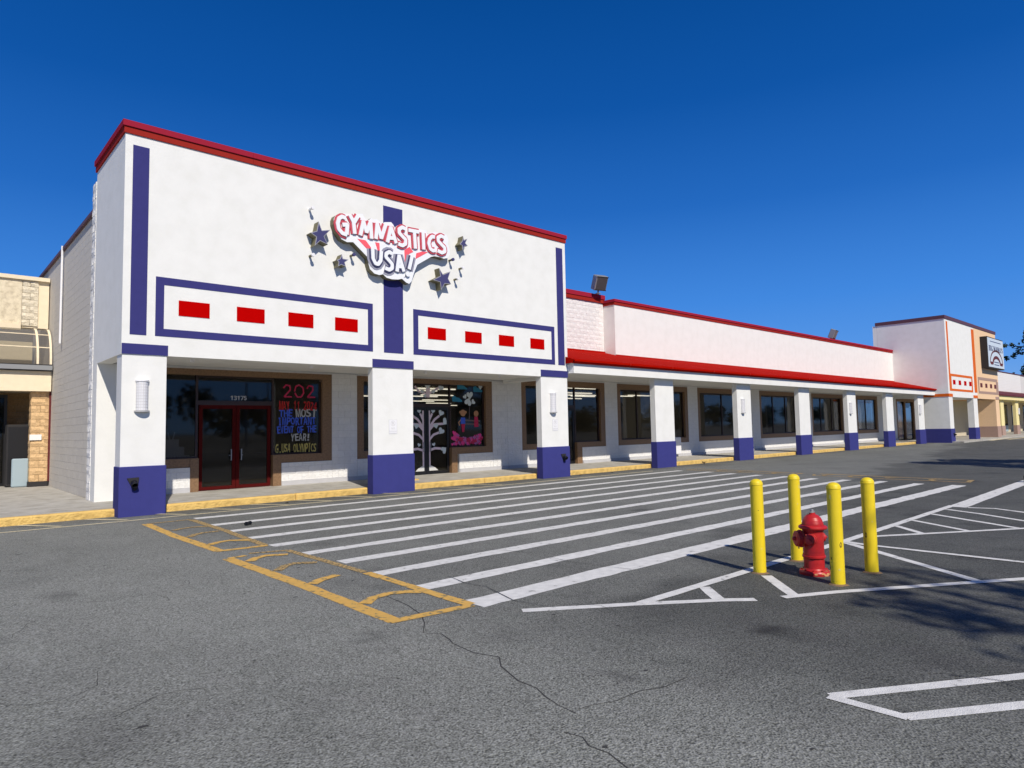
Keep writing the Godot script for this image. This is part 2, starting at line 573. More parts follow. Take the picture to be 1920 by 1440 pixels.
# pillar of the arcade: shaft, painted base, optional painted band
func pillar(parent: Node, x0: float, x1: float, top: float, depth: float, base_top := 1.014, base_mat: Material = null, shaft: Material = null, zf := 0.0, band: Material = null) -> MeshInstance3D:
	var st := mb()
	bx(st, x0 + 0.02, x1 - 0.02, 0.3, top, zf - depth, zf - 0.02)
	var p := put(parent, "pillar", st.commit(), shaft if shaft else M.stucco)
	var b := mb()
	cbx(b, x0, x1, -0.05, base_top, zf - depth - 0.02, zf + 0.02, 0.012)
	put(p, "base", b.commit(), base_mat if base_mat else M.navy_base)
	if band:
		var t := mb()
		bx(t, x0 + 0.005, x1 - 0.002, 3.325, 3.545, zf - 0.03, zf + 0.006)
		put(p, "top_band", t.commit(), band)
	return p

func lamp_tubes(parent: Node, list: Array) -> void:
	for t in list:
		var st := mb()
		bx(st, t[0] - 1.1, t[0] + 1.1, t[1] - 0.05, t[1], t[2] - 0.07, t[2] + 0.07)
		var o := put(parent, "ceiling_lamp", st.commit(), M.tube)
		var l := OmniLight3D.new()
		l.name = numbered(o, "lamp_light")
		l.position = Vector3(t[0], t[1] - 0.16, t[2])
		l.light_color = Color(1.0, 0.95, 0.85)
		l.light_energy = 0.12
		l.light_size = 0.3
		l.omni_range = 20.0
		l.omni_attenuation = 2.0
		l.shadow_enabled = true
		o.add_child(l, true)

# ---------------------------------------------------------------- trees
func tree_crown(centres: Array, leaf: float, n: int, seed_: int, dark: Color, light: Color) -> ArrayMesh:
	var r := RandomNumberGenerator.new()
	r.seed = seed_
	var st := mb()
	for i in n:
		var c: Array = centres[r.randi() % centres.size()]
		var d := Vector3(r.randfn(), r.randfn(), r.randfn()).normalized() * pow(r.randf(), 0.45)
		var p: Vector3 = c[0] + d * c[1]
		var a := Vector3(r.randfn(), r.randfn() * 0.6, r.randfn()).normalized() * leaf * r.randf_range(0.6, 1.3)
		var nn := Vector3(r.randfn(), absf(r.randfn()) + 0.4, r.randfn()).normalized()
		var b := a.cross(nn).normalized() * leaf * r.randf_range(0.35, 0.7)
		nn = a.cross(b).normalized()
		if nn.y < 0.0:
			nn = -nn
		var col := dark.lerp(light, r.randf())
		st.set_color(col)
		tri(st, p - a, p + b, p + a, nn)
		tri(st, p - a, p + a, p - b, nn)
	return st.commit()

func limb(st: SurfaceTool, a: Vector3, b: Vector3, ra: float, rb: float) -> void:
	var y := (b - a).normalized()
	var x := y.cross(Vector3(0.31, 0.2, 0.93)).normalized()
	var t := Transform3D(Basis(x, y, x.cross(y)), a)
	lathe(st, [Vector2(ra, 0), Vector2(rb, a.distance_to(b))], 8, t)

func tree(called: String, label: String, at: Vector3, h: float, r: float, leaves: int, leaf: float, seed_: int, group: String, dark := Color(0.022, 0.038, 0.014), light := Color(0.075, 0.11, 0.038)) -> Node3D:
	var o := thing(called, label, "tree", at, 0.0, group)
	var q := RandomNumberGenerator.new()
	q.seed = seed_
	var st := mb()
	var fork := Vector3(q.randf_range(-0.2, 0.2), h * 0.42, q.randf_range(-0.2, 0.2))
	limb(st, Vector3(0, -0.1, 0), fork, h * 0.03, h * 0.021)
	var cs := []
	for i in 11:
		var d := Vector3(q.randfn(), q.randf_range(-0.35, 1.0), q.randfn()).normalized()
		var p := Vector3(0, h - r * 1.05, 0) + d * Vector3(r, r * 0.85, r) * q.randf_range(0.45, 0.72)
		cs.append([p, r * q.randf_range(0.24, 0.42)])
		limb(st, fork, p, h * 0.013, h * 0.003)
	put(o, "trunk", st.commit(), M.bark)
	put(o, "crown", tree_crown(cs, leaf, leaves, seed_ + 5, dark, light), M.leaf)
	return o

# ================================================================ the scene
func _ready() -> void:
	rng.seed = 5
	setup_camera_and_light()
	make_materials()
	ground()
	pavement()
	hall()
	wing()
	corner_tower()
	peach_store()
	yellow_shop()
	neighbour_shop()
	hall_sign()
	fittings()
	lot_objects()
	vegetation()

func setup_camera_and_light() -> void:
	var cam := Camera3D.new()
	cam.name = "camera"
	cam.position = Vector3(-4.0387, 1.65, 15.3207)
	cam.rotation = Vector3(0.0666, -0.7383, -0.0189)
	cam.fov = 60.2
	cam.near = 0.05
	cam.far = 3000.0
	add_child(cam)
	cam.current = true
	var sun := DirectionalLight3D.new()
	sun.name = "sun"
	add_child(sun)
	sun.look_at_from_position(Vector3.ZERO, Vector3(0.33, -0.925, -1.02), Vector3.UP)
	sun.light_energy = 1.3
	sun.light_color = Color(1.0, 0.965, 0.91)
	sun.light_angular_distance = 0.5
	sun.shadow_enabled = true
	var env := Environment.new()
	env.background_mode = Environment.BG_SKY
	var sky := Sky.new()
	var pm := PanoramaSkyMaterial.new()
	# clear polarised sky: pale blue at the horizon to deep blue overhead, in linear light
	var stops := [[-90.0, Color(0.10, 0.10, 0.10)], [-1.0, Color(0.16, 0.19, 0.22)], [0.0, Color(0.21, 0.41, 0.75)], [5.0, Color(0.095, 0.30, 0.76)], [10.0, Color(0.052, 0.235, 0.70)], [18.0, Color(0.017, 0.135, 0.50)], [26.0, Color(0.005, 0.086, 0.365)], [35.0, Color(0.002, 0.062, 0.275)], [50.0, Color(0.002, 0.046, 0.215)], [90.0, Color(0.002, 0.035, 0.17)]]
	var H := 720
	var img := Image.create(16, H, false, Image.FORMAT_RGBF)
	for y in H:
		var el := 90.0 - 180.0 * (y + 0.5) / H
		var c: Color = stops[0][1]
		for i in stops.size() - 1:
			if el >= stops[i][0] and el <= stops[i + 1][0]:
				var t: float = (el - stops[i][0]) / (stops[i + 1][0] - stops[i][0])
				c = stops[i][1].lerp(stops[i + 1][1], t)
		for x in 16:
			img.set_pixel(x, y, c)
	pm.panorama = ImageTexture.create_from_image(img)
	sky.sky_material = pm
	env.sky = sky
	env.tonemap_mode = Environment.TONE_MAPPER_LINEAR
	env.tonemap_exposure = 1.06
	env.sdfgi_enabled = true
	env.ssao_enabled = true
	env.ssil_enabled = true
	var we := WorldEnvironment.new()
	we.name = "world_environment"
	we.environment = env
	add_child(we)

func ground() -> void:
	var lot := MeshInstance3D.new()
	lot.name = "parking_lot"
	add_child(lot)
	lot.set_meta("kind", "structure")
	var far := mb()
	var s := 900.0
	var v := [Vector3(-s, -0.012, -s), Vector3(s, -0.012, -s), Vector3(s, -0.012, s), Vector3(-s, -0.012, s)]
	for i in [0, 1, 2, 0, 2, 3]:
		far.set_normal(Vector3.UP)
		far.set_uv(Vector2(v[i].x, v[i].z) / 5.3)
		far.add_vertex(v[i])
	lot.mesh = far.commit()
	lot.material_override = M.far_asphalt
	# worn asphalt close by, its tone carried by the old and the sealed patches
	var n1 := noise(0.16, 4, 11)
	var n2 := noise(0.55, 4, 12)
	var n3 := noise(1.6, 3, 13)
	var x0 := -18.0
	var z0 := -1.2
	var step := 0.14
	var nx := 560
	var nz := 170
	var spots := []
	var sr := RandomNumberGenerator.new()
	sr.seed = 21
	for k in 26:
		spots.append([Vector2(sr.randf_range(-4.5, 7.0), sr.randf_range(1.0, 14.0)), sr.randf_range(0.06, 0.26), sr.randf_range(0.06, 0.16)])
	var vs := PackedVector3Array()
	var ns := PackedVector3Array()
	var us := PackedVector2Array()
	var cs := PackedColorArray()
	var ix := PackedInt32Array()
	for j in nz + 1:
		for i in nx + 1:
			var x := x0 + i * step
			var z := z0 + j * step
			var a := n1.get_noise_2d(x, z)
			var b := n2.get_noise_2d(x, z)
			var c := n3.get_noise_2d(x, z)
			var t := 0.355 + 0.065 * a + 0.045 * b + 0.03 * c
			# sealed, darker surface around the hydrant and the bays on the right
			var e := (z - 10.75) * 0.9 + (x - 1.2) * 0.16 + a * 1.6 + b * 0.9
			var sealed := smoothstep(-0.35, 0.5, e) * smoothstep(-0.6, 0.9, x - 0.2 + b)
			t = lerpf(t, 0.165 + 0.04 * b + 0.035 * c, sealed * 0.9)
			# the drive lane on the left and in front is bleached
			t += 0.10 * smoothstep(0.4, -1.4, x + b * 0.6)
			# dirty gutter along the kerb
			var gut := smoothstep(0.75, -0.1, z + b * 0.7 + c * 0.4) * (0.5 + 0.5 * smoothstep(-0.3, 0.3, c + b))
			t -= 0.15 * gut
			var stain := smoothstep(0.26, 0.5, n2.get_noise_2d(x * 1.5 + 40.0, z * 1.5)) * 0.055
			for o in spots:
				var dd: float = o[0].distance_to(Vector2(x, z))
				if dd < o[1] * 2.0:
					t -= o[2] * smoothstep(o[1] * 1.15, o[1] * 0.75, dd + c * 0.12)
			t = maxf(t - stain, 0.05)
			vs.append(Vector3(x, 0.0, z))
			ns.append(Vector3.UP)
			us.append(Vector2(x, z) / 5.2)
			cs.append(Color(t * 0.965, t, t * 0.965))
	for j in nz:
		for i in nx:
			var k := j * (nx + 1) + i
			ix.append_array(PackedInt32Array([k, k + 1, k + nx + 2, k, k + nx + 2, k + nx + 1]))
	var arr := []
	arr.resize(Mesh.ARRAY_MAX)
	arr[Mesh.ARRAY_VERTEX] = vs
	arr[Mesh.ARRAY_NORMAL] = ns
	arr[Mesh.ARRAY_TEX_UV] = us
	arr[Mesh.ARRAY_COLOR] = cs
	arr[Mesh.ARRAY_INDEX] = ix
	var am := ArrayMesh.new()
	am.add_surface_from_arrays(Mesh.PRIMITIVE_TRIANGLES, arr)
	put(lot, "asphalt_surface", am, M.asphalt)
	# long white stripes across the crossing
	var zs := [1.46, 2.70, 3.72, 4.73, 5.70, 6.66, 7.58, 8.52, 9.46, 10.36]
	var xl := [0.15, 0.07, 0.03, -0.03, -0.07, 0.0, 0.05, -0.03, -0.05, -0.05]
	var xr := [16.7, 16.7, 16.4, 16.2, 16.15, 15.8, 15.8, 15.85, 15.6, 15.6]
	for i in 10:
		var w := 0.32 if i == 9 else 0.25
		put(lot, "white_stripe", strip([xl[i], zs[i] - 0.03, 5.2, zs[i], xr[i], zs[i] + 0.06], w, 0.003, 0.014), M.paint_white if i > 7 else M.paint_white_old)
	# white lines round the hydrant and the hatched bay
	var lines := [
		[[0.12, 10.83, 0.96, 11.4, 1.66, 11.92, 1.9, 12.14], 0.11, 0.004],
		[[1.05, 11.45, 3.01, 11.48, 5.54, 11.51, 10.9, 11.46], 0.12, 0.008],
		[[10.7, 11.58, 17.3, 11.42, 24.0, 11.3], 0.30, 0.0045],
		[[2.0, 11.53, 1.66, 11.9], 0.12, 0.0055],
		[[2.9, 11.74, 2.27, 12.34], 0.11, 0.004],
		[[2.14, 12.29, 2.64, 12.54, 4.02, 13.4, 4.5, 13.7, 6.5, 15.0], 0.10, 0.008],
		[[5.51, 11.55, 4.1, 13.4], 0.11, 0.0055],
		[[5.55, 11.56, 5.48, 11.82, 5.48, 13.53, 5.48, 15.2], 0.10, 0.012],
		[[6.11, 11.55, 6.97, 12.1, 7.66, 12.53, 8.48, 13.05, 11.5, 15.0], 0.10, 0.0055],
		[[7.54, 11.53, 6.97, 12.08], 0.10, 0.004],
		[[8.34, 11.53, 7.64, 12.5], 0.10, 0.004],
		[[9.36, 11.53, 8.41, 12.93], 0.10, 0.004],
		[[10.22, 11.53, 9.9, 12.09, 9.3, 12.9, 9.0, 13.35], 0.10, 0.004],
		[[10.72, 11.75, 10.86, 12.14, 10.5, 12.7, 9.7, 13.8], 0.10, 0.004],
	]
	for l in lines:
		put(lot, "white_line", strip(l[0], l[1], l[2] * 0.6, 0.005), M.paint_white)
	# open white box at the lower right
	for l in [[[0.13, 13.55, 1.27, 14.25, 2.4, 14.95], 0.09, 0.004], [[0.11, 13.54, 0.12, 13.97], 0.085, 0.008], [[0.12, 13.95, 0.76, 14.36, 1.8, 15.03], 0.09, 0.0045]]:
		put(lot, "white_line", strip(l[0], l[1], l[2] * 0.6, 0.003), M.paint_white)
	# yellow boxes with curved ticks at both ends of the crossing
	for side in 2:
		var f := 1.0 if side == 0 else -1.0
		var o := 0.0 if side == 0 else 15.75
		var m: Material = M.paint_yellow if side == 0 else M.paint_yellow_old
		var y := [
			[[-0.72, 1.5, -0.78, 3.5, -0.75, 5.5], 0.15, 0.004, m],
			[[-0.80, 5.52, -0.1, 5.60], 0.12, 0.008, m],
			[[0.05, 1.55, 0.0, 3.6, -0.12, 5.55], 0.12, 0.0065, M.paint_yellow_old],
			[[-0.7, 1.52, 0.05, 1.5], 0.09, 0.008, M.paint_yellow_old],
			[[-0.62, 2.84, -0.45, 2.72, -0.27, 2.67, -0.01, 2.78], 0.11, 0.0105, M.paint_yellow_old],
			[[-0.66, 3.84, -0.5, 3.62, -0.35, 3.52, -0.1, 3.54], 0.11, 0.0105, M.paint_yellow_old],
			[[-0.68, 4.87, -0.5, 4.73, -0.33, 4.7, -0.08, 4.92], 0.125, 0.0105, m],
			[[-0.87, 6.2, -0.84, 8.2, -0.87, 10.28], 0.15, 0.004, m],
			[[-0.92, 10.27, -0.08, 10.36], 0.12, 0.008, m],
			[[-0.06, 6.2, -0.04, 8.3], 0.10, 0.0065, M.paint_yellow_old],
			[[-0.04, 8.35, -0.08, 10.33], 0.12, 0.0065, m],
			[[-0.86, 6.19, -0.62, 6.17], 0.09, 0.008, m],
			[[-0.54, 6.04, -0.06, 6.22], 0.08, 0.008, M.paint_yellow_old],
			[[-0.74, 6.62, -0.6, 6.46, -0.44, 6.38, -0.19, 6.52], 0.125, 0.0105, m],
			[[-0.73, 7.46, -0.55, 7.25, -0.4, 7.18, -0.17, 7.34], 0.125, 0.0105, M.paint_yellow_old],
			[[-0.75, 8.43, -0.6, 8.31, -0.49, 8.26, -0.34, 8.21], 0.125, 0.0105, m],
			[[-0.77, 9.58, -0.6, 9.44, -0.4, 9.4, -0.22, 9.47, -0.11, 9.58], 0.125, 0.0105, m],
		]
		for l in y:
			var q := []
			for i in range(0, l[0].size(), 2):
				q.append(o + f * l[0][i] + (1.0 - 0.07 * l[0][i + 1] + 0.5 if side else 0.0))
				q.append(l[0][i + 1])
			put(lot, "yellow_line", strip(q, l[1], l[2] * 0.6, 0.007), l[3])
	# faded fire lane line with slanted ticks along the kerb
	put(lot, "faded_line", strip([-4.0, 0.66, -0.67, 0.72, 2.64, 0.63, 5.4, 0.72, 16.0, 0.8], 0.09, 0.004, 0.01), M.paint_cream_old)
	for k in 12:
		var x := -3.0 + k * 1.08
		put(lot, "faded_line", strip([x - 0.55, -0.22, x, 0.6], 0.09, 0.008, 0.01), M.paint_cream_old)
	for k in 3:
		put(lot, "faded_line", strip([55.0 + k * 3.0, 1.6 + 0.5 * k, 80.0, 0.4 + 0.9 * k], 0.3, 0.004, 0.01), M.paint_cream_old)
	# cracks
	var cr := [
		[-0.45, 9.4, -0.5, 9.9, -0.59, 10.26, -0.72, 10.5, -0.89, 10.73, -0.80, 10.86, -0.84, 11.02, -0.88, 11.12, -0.90, 11.4, -0.83, 11.6, -0.94, 11.75, -1.04, 12.03, -1.04, 12.2, -1.09, 12.33, -1.13, 12.49, -1.14, 12.63],
		[-1.36, 12.74, -1.33, 12.85, -1.38, 12.94, -1.37, 13.06, -1.41, 13.2, -1.5, 13.5],
		[-1.09, 12.6, -0.97, 12.62, -0.85, 12.68, -0.62, 12.69, -0.45, 12.76, -0.23, 12.77],
		[0.5, 9.2, 0.42, 9.6, 0.47, 9.9, 0.3, 10.5, 0.38, 11.0],
		[1.9, 8.3, 2.1, 9.0, 2.0, 9.6, 2.15, 10.5],
		[1.0, 13.95, 1.1, 14.2, 0.95, 14.45],
		[0.6, 11.0, 0.72, 11.25, 0.66, 11.5],
	]
	for i in cr.size():
		put(lot, "crack", strip(cr[i], 0.010 if i < 2 else 0.007, 0.0085 if i in [3, 4, 5, 6] else 0.0015, 0.003), M.crack)
	# fine crack network in the bleached lane
	var wr := RandomNumberGenerator.new()
	wr.seed = 33
	for k in 34:
		var p := Vector2(wr.randf_range(-4.6, -0.4), wr.randf_range(2.0, 13.0)) if k < 24 else Vector2(wr.randf_range(0.2, 8.0), wr.randf_range(2.0, 11.0))
		var dir := wr.randf_range(0.0, TAU)
		var q := [p.x, p.y]
		for n in wr.randi_range(4, 11):
			dir += wr.randf_range(-0.8, 0.8)
			p += Vector2(cos(dir), sin(dir)) * wr.randf_range(0.06, 0.17)
			q.append(p.x)
			q.append(p.y)
		put(lot, "crack", strip(q, wr.randf_range(0.003, 0.006), 0.0012, 0.0015), M.crack)
	# bits of grit and tar spots picked out on the lane
	for k in 70:
		var p := Vector2(rng.randf_range(-4.2, 3.0), rng.randf_range(2.0, 14.2))
		var st := mb()
		var pts := []
		var nn := 9
		var big := rng.randf_range(0.4, 1.2)
		for i in nn:
			var th := TAU * i / nn
			pts.append(Vector3(p.x + cos(th) * 0.036 * big * rng.randf_range(0.4, 1.0), 0.002, p.y + sin(th) * 0.02 * big * rng.randf_range(0.4, 1.0)))
		for i in range(1, nn - 1):
			tri(st, pts[0], pts[i], pts[i + 1], Vector3.UP)
		put(lot, "tar_spot", st.commit(), M.crack)

func pavement() -> void:
	var walk := structure("sidewalk")
	box(walk, "concrete_slab", M.concrete, -30.0, 51.6, -0.3, 0.148, -12.6, -0.5)
	box(walk, "concrete_slab", M.concrete, 51.61, 110.0, -0.3, 0.10, -12.6, 1.9)
	var x := -15.0
	while x < 51.0:
		var st := mb()
		cbx(st, x + 0.004, x + 3.0 - 0.004, -0.2, 0.152 + rng.randf_range(-0.002, 0.002), -0.505, -0.31 + rng.randf_range(-0.006, 0.006), 0.025)
		put(walk, "yellow_kerb", st.commit(), M.curb_yellow)
		x += 3.0

func hall() -> void:
	var b := thing("gymnastics_hall", "tall white gymnastics building with navy stripes and red roof trim", "building")
	var xl := -0.88
	var xr := 2.0 * BAY
	# front wall of the tower, hollow behind, with soffit
	var st := mb()
	bx(st, xl, xr, 3.32, 7.97, -0.3, 0.0)
	bx(st, xl, xl + 0.3, 3.32, 7.97, -2.8, -0.3)
	bx(st, xr - 0.3, xr, 3.32, 7.97, -3.0, -0.3)
	bx(st, xl + 0.3, xr - 0.3, 7.6, 7.75, -3.0, -0.3)
	bx(st, xl + 0.3, xr - 0.3, 7.75, 7.96, -3.0, -2.8)
	put(b, "wall", st.commit(), M.stucco)
	box(b, "soffit", M.stucco, xl + 0.3, xr - 0.3, 3.43, 3.5, -3.05, -0.3)
	# rear pier on the left and the rough block edge behind it
	box(b, "pier", M.stucco, xl, -0.42, 0.1, 3.319, -2.82, -2.35)
	courses(b, "edge_block", [M.block_white], Transform3D(Basis(Vector3.UP, -PI / 2), Vector3(xl - 0.02, 0, -3.2)), 0.0, 0.38, 0.15, 7.75, 0.39, 0.2, 0.02, 41)
	box(b, "wall", M.mortar_white, xl, xl + 0.3, 0.1, 7.75, -3.2, -2.825)
	# metal trim round the top, two steps
	for e in [[7.97, 8.11, 0.03, M.red_cap], [8.11, 8.235, 0.06, M.red_cap_top]]:
		var t := mb()
		var o: float = e[2]
		for k in 5:
			var xa := lerpf(xl - o, xr + o, k / 5.0)
			box(b, "roof_trim", e[3], xa + 0.002, lerpf(xl - o, xr + o, (k + 1) / 5.0) - 0.002, e[0], e[1], -0.3, o + (0.0015 if k % 2 else 0.0))
		bx(t, xl - o, xl + 0.2, e[0], e[1], -2.85, -0.3)
		put(b, "roof_trim", t.commit(), e[3])
		box(b, "roof_trim", e[3], xr - 0.2, xr + o, e[0], e[1], -3.05, -0.3)
	# painted and raised bands
	for s in [[-0.735, -0.425], [5.295, 5.905], [12.02, 12.335]]:
		box(b, "navy_stripe", M.navy, s[0], s[1], 3.735, 7.75, -0.01, 0.008)
	for f in [[-0.26, 4.96, 0.165], [6.235, 11.86, 0.165]]:
		var g := mb()
		bx(g, f[0], f[1], 4.845, 5.01, -0.01, 0.008)
		bx(g, f[0], f[1], 3.737, 3.90, -0.01, 0.008)
		bx(g, f[0], f[0] + f[2], 3.90, 4.845, -0.01, 0.0078)
		bx(g, f[1] - f[2] + 0.02, f[1], 3.90, 4.845, -0.01, 0.0078)
		put(b, "navy_frame", g.commit(), M.navy)
	for x in [0.195, 1.43, 2.648, 3.873, 6.72, 8.06, 9.385, 10.735]:
		box(b, "red_tile", M.red, x, x + (0.64 if x < 6 else 0.632), 4.212, 4.545, -0.01, 0.012)
	# pillars
	pillar(b, -0.88, 0.0, 3.319, 0.45, 1.014, null, null, 0.0, M.navy)
	pillar(b, BAY - 1.30, BAY, 3.319, 0.25, 1.014, null, null, 0.0, M.navy)
	pillar(b, 2 * BAY - 1.30, 2 * BAY - 0.001, 3.319, 0.25, 1.014, null, null, 0.0, M.navy)
	# shopfront wall behind
	var w := mb()
	bx(w, xl + 0.31, -0.16, 0.1, 6.9, -3.4, -3.12)
	bx(w, 5.38, 6.225, 0.1, 3.37, -3.4, -3.12)
	bx(w, 11.742, xr, 0.1, 3.37, -3.4, -3.12)
	bx(w, -0.16, xr, 3.371, 6.9, -3.4, -3.12)
	bx(w, -0.16, 1.39, 0.1, 0.785, -3.4, -3.12)
	bx(w, 3.82, 5.38, 0.1, 0.79, -3.4, -3.12)
	bx(w, 6.225, 7.64, 0.1, 0.79, -3.4, -3.12)
	bx(w, 10.19, 11.742, 0.1, 0.79, -3.4, -3.12)
	put(b, "shopfront_wall", w.commit(), M.mortar_white)
	for s in [[5.385, 6.222, 0.27, 3.40], [11.745, 12.47, 0.27, 3.40], [-0.56, -0.17, 0.27, 3.40], [-0.15, 1.385, 0.27, 0.785], [3.825, 5.38, 0.27, 0.785], [6.23, 7.635, 0.27, 0.785], [10.195, 11.74, 0.27, 0.785]]:
		courses(b, "block", [M.block_white, M.block_white_b], Transform3D(Basis.IDENTITY, Vector3(0, 0, -3.108)), s[0], s[1], s[2], s[3], 0.405, 0.2, 0.004, 17)
	for s in [[-0.56, 1.385], [3.83, 7.635], [10.2, 12.47]]:
		box(b, "plinth", M.base_grey, s[0], s[1], 0.1, 0.268, -3.12, -3.085)
	# first shopfront: side windows, transom, double door
	shopfront(b, -0.15, 5.38, 1.6, 3.58, M.door_red, true)
	shopfront(b, 6.225, 11.742, 7.93, 9.87, M.black_metal, false)
	# window paint and lettering
	front_lettering(b)
	tree_sticker(b)
	# room inside
	var r := mb()
	bx(r, xl + 0.31, 33.0, 3.66, 3.8, -37.0, -3.41)
	bx(r, xl + 0.31, 33.0, 0.0, 3.66, -37.2, -37.0)
	bx(r, xl + 0.31, xl + 0.5, 0.0, 3.66, -37.0, -3.41)
	put(b, "interior_wall", r.commit(), M.room)
	box(b, "interior_floor", M.carpet, xl + 0.31, 33.0, 0.12, 0.155, -37.0, -3.41)
	lamp_tubes(b, [[4.2, 3.64, -7.4], [11.5, 3.64, -7.6], [14.7, 3.64, -12.2], [14.8, 3.64, -10.8], [18.2, 3.64, -17.0], [18.3, 3.64, -15.6], [21.8, 3.64, -22.4], [21.9, 3.64, -20.7], [25.2, 3.64, -25.0], [28.4, 3.64, -28.4], [14.4, 3.64, -17.8]])
	# back of the main hall with its parapet
	box(b, "roof", M.beige, xl + 0.3, 52.0, 6.6, 6.85, -37.5, -3.4)
	# long side wall in painted block
	box(b, "side_wall", M.mortar_beige, xl + 0.08, xl + 0.3, 0.1, 7.1, -37.5, -3.205)
	var t2 := Transform3D(Basis(Vector3.UP, -PI / 2), Vector3(xl + 0.073, 0, -14.0))
	courses(b, "side_block", [M.beige, M.beige_b], t2, 4.6, 10.795, 0.15, 7.1, 0.41, 0.2, 0.0, 51, 240)
	box(b, "side_wall_face", M.beige, xl + 0.073, xl + 0.079, 0.15, 7.1, -14.0, -9.41)
	box(b, "coping", M.brown_cap, xl + 0.0, xl + 0.34, 7.1, 7.19, -14.2, -3.205)
	# conduit down the side wall
	var c := mb()
	lathe(c, [Vector2(0.03, 4.35), Vector2(0.03, 7.22)], 10, Transform3D(Basis.IDENTITY, Vector3(xl - 0.0, 0, -7.6)))
	put(b, "conduit", c.commit(), M.plate)
	# little soffit lights
	for x in [0.9, 3.9, 7.6, 10.6]:
		var d := mb()
		lathe(d, [Vector2(0.0, -0.07), Vector2(0.045, -0.07), Vector2(0.06, 0.0)], 12, Transform3D(Basis.IDENTITY, Vector3(x, 3.428, -1.4)))
		put(b, "soffit_light", d.commit(), M.plate)

# side windows and transom over a double door, one bronze surround round it all
func shopfront(b: Node, x0: float, x1: float, d0: float, d1: float, door_mat: Material, number: bool) -> void:
	var st := mb()
	var yt := 3.37
	var z0 := -3.33
	var z1 := -3.13
	bx(st, x0, x1, yt - 0.16, yt, z0, z1)
	bx(st, x0, d0 - 0.21, 0.79, 1.02, z0, z1)
	bx(st, d1 + 0.24, x1, 0.79, 1.02, z0, z1)
	bx(st, x0, x0 + 0.24, 1.02, yt - 0.16, z0, z1)
	bx(st, x1 - 0.3, x1, 1.02, yt - 0.16, z0, z1)
	bx(st, d0 - 0.21, d0, 0.15, 1.02, z0, z1 + 0.02)
	bx(st, d1, d1 + 0.24, 0.15, 1.02, z0, z1 + 0.02)
	var w := put(b, "window", st.commit(), M.bronze)
	var f := mb()
	bx(f, d0 - 0.06, d0, 1.02, yt - 0.16, z0 + 0.02, z1 - 0.1)
	bx(f, d1, d1 + 0.06, 1.02, yt - 0.16, z0 + 0.02, z1 - 0.1)
	bx(f, d0, d1, 2.42, 2.54, z0 + 0.02, z1 - 0.1)
	bx(f, d0, d1, yt - 0.21, yt - 0.16, z0 + 0.02, z1 - 0.101)
	bx(f, x0 + 0.24, d0 - 0.06, 1.02, 1.07, z0 + 0.02, z1 - 0.102)
	bx(f, d1 + 0.06, x1 - 0.3, 1.02, 1.07, z0 + 0.02, z1 - 0.102)
	bx(f, x1 - 0.36, x1 - 0.3, 1.07, yt - 0.21, z0 + 0.02, z1 - 0.102)
	put(w, "frame", f.commit(), M.dark_frame)
	for g in [[x0 + 0.23, d0 - 0.05, 1.06, yt - 0.17], [d0 - 0.01, d1 + 0.01, 2.53, yt - 0.2], [d1 + 0.05, x1 - 0.35, 1.06, yt - 0.17]]:
		var p := mb()
		bx(p, g[0], g[1], g[2], g[3], -3.264, -3.256)
		put(w, "pane", p.commit(), M.glass)
	double_door(b, d0, d1, 0.15, 2.42, -3.25, door_mat)
	if number:
		var t := put(w, "house_number", label_mesh("13175", 0.12), M.lamp_base, Vector3(2.66, 2.62, -3.25))
		t.set_meta("label", "white street number over the door")

